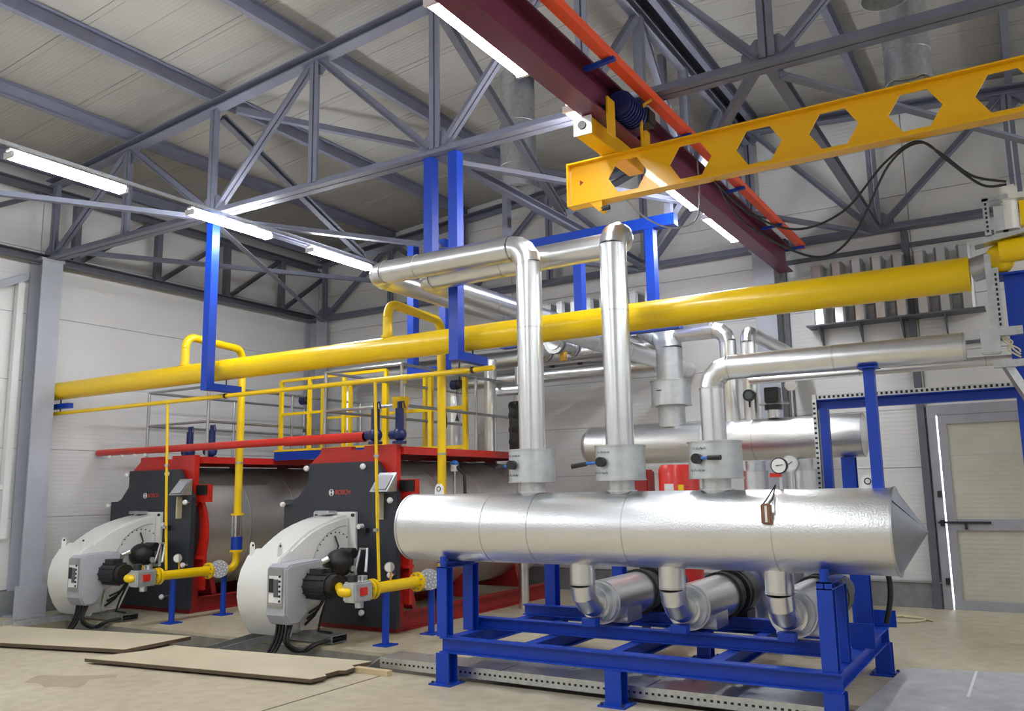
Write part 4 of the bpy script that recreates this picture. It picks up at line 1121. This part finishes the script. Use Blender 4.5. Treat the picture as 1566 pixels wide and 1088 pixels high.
# roof ventilation ducts
for x, yy, r, zbm, lab in ((-5.36, 9.0, .235, 5.43, 'round galvanised roof duct hanging behind the truss near the blue hangers'),
                           (-.70, 8.5, .205, 5.38, 'round galvanised roof duct ending above the crane bridge'),
                           (-.72, 7.25, .19, 5.62, 'short round galvanised roof duct just behind the front truss')):
    q = thing('ventilation_duct', lab, 'duct', (x, yy, zbm))
    zt_ = zb(x) + .32
    zm = (zbm + zt_) / 2 + .1
    MB().tube([(x, yy, zbm), (x, yy, zm)], r, 36, cap=False).build('lower_section', 'galv', q)
    MB().tube([(x, yy, zm), (x, yy, zt_)], r * .97, 36, cap=False).build('upper_section', 'galv', q)
    for z in (zbm, zm, zbm + .3):
        MB().ring((x, yy, z), (0, 0, 1), r * .96, r * 1.04, .025, 36).build('joint_ring', 'galv', q)
    MB().cyl((x, yy, zbm + .12), (x, yy, zbm + .125), r * .95, 30).build('damper_blade', 'galv', q)

# finned wall units
def fins(x0, n, wh):
    for k in range(n):
        x = x0 + .262 * k
        q = thing('wall_convector', 'upright silver wall channel in the row %s' % wh, 'wall channel', (x + .08, 12.25, 3.80), 'wall channels %s' % wh)
        zt_ = 4.66
        sec = [(x, 12.44), (x, 12.20), (x + .03, 12.15), (x + .13, 12.15), (x + .16, 12.20), (x + .16, 12.44), (x + .14, 12.44), (x + .14, 12.21), (x + .12, 12.17), (x + .04, 12.17), (x + .02, 12.21), (x + .02, 12.44)]
        MB().prism(sec, 2, 3.80, zt_).build('channel', 'clad', q, smooth=False)
        MB().prism([(x - .006, 12.44), (x - .006, 12.195), (x + .027, 12.143), (x + .133, 12.143), (x + .166, 12.195), (x + .166, 12.44)], 2, zt_ - .03, zt_ - .02).build('top_rim', 'band', q, smooth=False)
    t = thing('convector_shelf', 'dark angle shelf under the silver wall channels %s' % wh, 'shelf', (x0 + 1, 12.2, 3.7))
    MB().box(x0 - .1, x0 + .262 * n, 12.10, 12.44, 3.775, 3.795).build('shelf_plate', 'primerd', t, smooth=False)
    for k in range(0, n, 2):
        x = x0 + .05 + .262 * k
        MB().prism([(12.44, 3.775), (12.12, 3.775), (12.44, 3.5)], 0, x, x + .02).build('bracket', 'primerd', t, smooth=False)
fins(-2.48, 8, 'beside the door')
fins(-6.85, 8, 'behind the bent pipes')
fr = thing('wall_frame', 'thin dark frame of wall rails around the channels beside the door', 'frame', (-2.7, 12.4, 3.3))
MB().box(-2.95, -.2, 12.40, 12.44, 3.38, 3.42).build('rail', 'primerd', fr, smooth=False)
MB().box(-2.95, -.2, 12.40, 12.44, 4.78, 4.84).build('rail', 'primerd', fr, smooth=False)
MB().box(-2.93, -2.87, 12.38, 12.44, .35, 4.85).build('upright', 'primerd', fr, smooth=False)

# ================================================================== second header at the back
BY2, BZ2, BR2 = 10.0, 2.13, .24
q = thing('insulated_header', 'shorter silver insulated header standing behind on blue posts', 'header', (-3.3, BY2, BZ2 - BR2))
xs = [-4.92, -3.4, -2.78, -1.6]
for a, b_ in zip(xs[:-1], xs[1:]):
    MB().cyl((a, BY2, BZ2), (b_, BY2, BZ2), BR2, 48).build('cladding_section', 'foil', q)
for x in xs:
    MB().ring((x, BY2, BZ2), (1, 0, 0), BR2 - .02, BR2 + .004, .01, 48).build('seam_band', 'band', q)
MB().tube([(-4.92, BY2, BZ2), (-4.99, BY2, BZ2), (-5.03, BY2, BZ2)], [BR2, BR2 * .8, BR2 * .3], 36).build('end_cap', 'clad', q)
MB().tube([(-1.6, BY2, BZ2), (-1.5, BY2, BZ2)], [BR2, .02], 36).build('end_cone', 'clad', q)
q = thing('header_stand', 'blue posts and cross beams carrying the shorter header', 'frame', (-3.2, BY2, 0))
for x in (-4.6, -1.78):
    MB().ibeam((x, BY2, 0.0), (x, BY2, BZ2 - BR2), .14, .14, .012, (0, 1, 0)).build('post', 'blue', q, smooth=False)
MB().ibeam((-4.6, BY2, .35), (-1.78, BY2, .35), .1, .12, .01).build('cross_beam', 'blue', q, smooth=False)
q = thing('insulated_pipe', 'broad silver pipe with a valve drum on the shorter header', 'pipe', (-3.81, BY2, 2.3))
pipe_run(q, [(-3.81, BY2, 2.33), (-3.81, BY2, 3.42), (-4.3, 10.3, 3.75), (-4.3, 10.9, 3.75)], .165, .2, 'boxm', 28, 3)
MB().cyl((-3.81, BY2, 2.60), (-3.81, BY2, 2.90), .245, 36).build('valve_drum', 'boxm', q)
for z in (2.60, 2.90):
    MB().ring((-3.81, BY2, z), (0, 0, 1), .2, .255, .014, 36).build('drum_rim', 'band', q)
MB().box(-3.9, -3.84, 9.745, 9.757, 2.765, 2.775).build('valve_pointer', 'black', q, smooth=False)
q = thing('insulated_pipe', 'silver riser on the shorter header bending left under the gas main', 'pipe', (-3.04, BY2, 2.3))
pipe_run(q, [(-3.06, BY2, 2.33), (-3.06, BY2, 3.48), (-3.68, BY2, 3.48)], .10, .16, 'clad', 24, 3)
q = thing('insulated_pipe', 'silver riser on the shorter header bending back to the wall', 'pipe', (-2.82, BY2, 2.3))
pipe_run(q, [(-2.82, BY2, 2.33), (-2.82, BY2, 3.42), (-2.82, 12.3, 3.42)], .085, .14, 'clad', 24, 3)
q = thing('thermometer', 'round black dial thermometer on the silver riser', 'gauge', (-2.82, 9.88, 2.6))
MB().cyl((-2.80, 9.88, 2.64), (-2.80, 9.84, 2.64), .07, 24).build('bezel', 'black', q)
MB().cyl((-2.80, 9.84, 2.64), (-2.80, 9.836, 2.64), .045, 24).build('dial', 'screen', q)
MB().cyl((-2.80, 9.86, 2.50), (-2.80, 9.86, 2.58), .01, 8).build('stem', 'black', q)
q = thing('small_valve', 'small grey motor valve on top of the shorter header', 'valve', (-2.5, 9.95, 2.36))
MB().cyl((-2.55, 9.95, 2.365), (-2.55, 9.95, 2.46), .07, 18).build('flange', 'chrome', q)
MB().cyl((-2.55, 9.95, 2.46), (-2.55, 9.95, 2.52), .1, 18).build('body', 'dark', q)
MB().box(-2.63, -2.47, 9.87, 10.03, 2.54, 2.72).build('motor_box', 'dark', q, smooth=False, bevel=.01)
MB().box(-2.7, -2.38, 9.9, 10.0, 2.52, 2.54).build('base', 'lgrey', q, smooth=False)
q = thing('dial_gauge', 'dial gauge on a thin syphon tube beside the small motor valve', 'gauge', (-2.32, 9.9, 2.36))
MB().cyl((-2.32, 9.9, 2.36), (-2.32, 9.9, 2.66), .01, 8).build('tube', 'chrome', q)
MB().cyl((-2.32, 9.90, 2.73), (-2.32, 9.86, 2.73), .07, 22).build('bezel', 'chrome', q)
MB().cyl((-2.32, 9.86, 2.73), (-2.32, 9.857, 2.73), .06, 22).build('dial', 'dial', q)
q = thing('condensate_pipe', 'slim silver pipe running to the door wall below the turned pipe', 'pipe', (-1.5, 9.9, 2.75))
pipe_run(q, [(-2.75, 9.75, 2.80), (.2, 9.75, 2.80)], .05, .1, 'clad', 18, 3, every=1.2)
# between the headers
q = thing('expansion_vessel', 'bright red round vessel standing between the two headers', 'vessel', (-3.3, 8.75, 0))
MB().tube([(-3.29, 8.75, .12), (-3.29, 8.75, .2), (-3.29, 8.75, 1.78), (-3.29, 8.75, 1.83)], [.14, .215, .215, .19], 32).build('tank', 'red', q)
for k in range(3):
    a = k * 2.1
    MB().cyl((-3.29 + .15 * math.cos(a), 8.75 + .15 * math.sin(a), 0), (-3.29 + .15 * math.cos(a), 8.75 + .15 * math.sin(a), .18), .015, 8).build('leg', 'dark', q)
MB().box(-3.37, -3.27, 8.528, 8.54, 1.56, 1.63).build('label_plate', 'dial', q, smooth=False)
MB().box(-3.22, -3.16, 8.53, 8.545, 1.56, 1.62).build('warning_label', 'yellow', q, smooth=False)
q = thing('motor_drive', 'dark red motor box beside the bright red vessel', 'motor', (-3.75, 8.75, 0))
MB().box(-3.86, -3.60, 8.65, 8.85, 1.5, 1.79).build('motor', 'dred', q, smooth=False, bevel=.02)
MB().cyl((-3.73, 8.75, 0), (-3.73, 8.75, 1.5), .05, 14).build('pedestal', 'dark', q)
for x, r, lab in ((-2.42, .12, 'narrow silver pipe casing behind the dial gauge on the header'), (-1.98, .145, 'silver pipe casing with a dial behind the header near the cone')):
    q = thing('pipe_casing', lab, 'pipe casing', (x, 8.6, 0))
    MB().cyl((x, 8.6, .0), (x, 8.6, 1.74), r, 28).build('lower_casing', 'clad', q)
    MB().cyl((x, 8.6, 1.74), (x, 8.6, 1.84), r * .8, 28).build('upper_casing', 'galv', q)
    MB().ring((x, 8.6, 1.74), (0, 0, 1), r * .9, r * 1.05, .014, 28).build('casing_rim', 'band', q)
    if r > .13:
        MB().cyl((x - .06, 8.44, 1.80), (x - .06, 8.41, 1.80), .08, 26).build('dial_bezel', 'chrome', q)
        MB().cyl((x - .06, 8.41, 1.80), (x - .06, 8.406, 1.80), .068, 26).build('dial_face', 'dial', q)
        MB().bar((x - .09, 8.402, 1.78), (x - .03, 8.402, 1.82), .006, .006).build('dial_needle', 'black', q, smooth=False)
        MB().cyl((x - .04, 8.43, 1.5), (x - .04, 8.43, 1.72), .02, 10).build('dial_stem', 'chrome', q)
q = thing('pressure_gauge', 'white dial pressure gauge with a red cock above the brown sensor', 'gauge', (-1.58, 6.2, 1.56))
MB().cyl((-1.57, 6.2, 1.565), (-1.57, 6.2, 1.66), .012, 10).build('syphon', 'chrome', q)
MB().box(-1.64, -1.56, 6.17, 6.21, 1.655, 1.685).build('cock', 'red', q, smooth=False)
MB().cyl((-1.57, 6.20, 1.735), (-1.57, 6.165, 1.735), .058, 28).build('bezel', 'dark', q)
MB().cyl((-1.57, 6.165, 1.735), (-1.57, 6.161, 1.735), .050, 28).build('dial', 'dial', q)
MB().bar((-1.59, 6.158, 1.735), (-1.54, 6.158, 1.74), .005, .005).build('needle', 'black', q, smooth=False)

# blue cable gantry before the door
q = thing('cable_gantry', 'blue steel gantry with a galvanised cable tray before the cream door', 'frame', (-1.8, 9.0, 0))
MB().chan((-1.86, 9.0, 2.40), (.25, 9.0, 2.40), .08, .10, .01).build('beam', 'blue', q, smooth=False)
MB().chan((-1.80, 9.0, 0), (-1.80, 9.0, 2.35), .08, .09, .01).build('post', 'blue', q, smooth=False)
MB().chan((.2, 9.0, 0), (.2, 9.0, 2.35), .08, .09, .01).build('post', 'blue', q, smooth=False)
MB().box(-1.88, .25, 8.98, 9.14, 2.452, 2.456).box(-1.88, .25, 8.98, 8.984, 2.456, 2.50).build('tray', 'galv', q, smooth=False)
MB().box(-1.90, -1.86, 8.94, 9.06, .3, 2.5).build('riser_tray', 'galv', q, smooth=False)
sm = MB()
x = -1.84
while x < .2:
    sm.box(x, x + .022, 8.975, 8.981, 2.462, 2.488); x += .045
z = .35
while z < 2.4:
    sm.box(-1.895, -1.872, 8.936, 8.941, z, z + .022); z += .05
o = sm.build('slot_row', 'black', q, smooth=False); o['kind'] = 'stuff'

# ================================================================== gas valve on the blue post at the right
q = thing('valve_post', 'broad blue square post holding the yellow gas valve', 'post', (0, 7.0, 0))
MB().box(-.085, .09, 6.93, 7.1, 0, 3.06).build('post', 'blue', q, smooth=False)
MB().box(-.12, .12, 6.88, 7.14, 3.06, 3.075).build('top_plate', 'blue', q, smooth=False)
q = thing('gas_valve', 'yellow gas valve body with white actuator on the broad blue post', 'valve', (-.05, 6.9, 3.07))
MB().ball((-.09, 6.93, 3.19), .10, 20, (1, 1, 1.1)).build('body', 'yellow', q)
MB().cyl((-.09, 6.86, 3.22), (.5, 6.84, 3.24), .085, 24).build('outlet_pipe', 'yellow', q)
MB().cyl((-.28, 6.98, 3.14), (-.12, 6.95, 3.17), .09, 24).build('inlet_pipe', 'steel', q)
MB().prism([(-.24, 3.27), (.3, 3.35), (.3, 3.37), (-.2, 3.315)], 1, 6.76, 6.9).build('mount_plate', 'galv', q, smooth=False)
MB().cyl((.0, 6.82, 3.36), (.0, 6.82, 3.56), .055, 20).build('actuator_column', 'white', q)
MB().box(-.10, -.02, 6.78, 6.86, 3.36, 3.54).build('solenoid_box', 'boxm', q, smooth=False)
MB().box(-.05, .06, 6.76, 6.88, 3.56, 3.68).build('actuator_head', 'white', q, smooth=False, bevel=.015)
MB().box(.06, .3, 6.79, 6.85, 3.58, 3.62).build('actuator_arm', 'white', q, smooth=False)
MB().box(.06, .13, 6.80, 6.88, 3.38, 3.56).build('spring_housing', 'yellow', q, smooth=False)
q = thing('perforated_bracket', 'galvanised perforated channel carrying a junction box beside the blue post', 'bracket', (-.15, 6.8, 2.4))
MB().box(-.165, -.125, 6.75, 6.80, 3.33, 3.60).build('upper_channel', 'galv', q, smooth=False)
MB().box(-.165, .0, 6.75, 6.80, 3.58, 3.61).build('top_channel', 'galv', q, smooth=False)
MB().box(-.19, -.15, 6.78, 6.83, 2.62, 3.2).build('lower_channel', 'galv', q, smooth=False)
MB().box(-.15, -.11, 6.80, 6.85, 2.62, 3.1).build('lower_channel', 'galv', q, smooth=False)
MB().box(-.27, .0, 6.74, 6.80, 2.60, 2.66).build('cross_channel', 'galv', q, smooth=False)
MB().box(-.20, .0, 6.74, 6.80, 2.38, 2.43).build('cross_channel', 'galv', q, smooth=False)
MB().box(-.26, -.14, 6.66, 6.74, 2.47, 2.64).build('junction_box', 'boxm', q, smooth=False, bevel=.008)
MB().bar((-.12, 6.8, 2.4), (.02, 6.9, 2.1), .04, .06).build('brace', 'galv', q, smooth=False)
sm = MB()
for k in range(7):
    sm.box(-.152, -.138, 6.746, 6.751, 3.35 + .033 * k, 3.368 + .033 * k)
for k in range(11):
    sm.box(-.137, -.123, 6.796, 6.801, 2.68 + .036 * k, 2.70 + .036 * k)
o = sm.build('slot_row', 'black', q, smooth=False); o['kind'] = 'stuff'
for k in range(3):
    cable([(-.13, 6.77, 2.60), (-.07 - .02 * k, 6.74, 2.55), (-.10 + .03 * k, 6.73, 2.50), (-.03, 6.75, 2.44 + .02 * k)], .006, 'wire', 'loose_wire', 'yellow green wire loose beside the grey junction box', grp='loose junction wires')
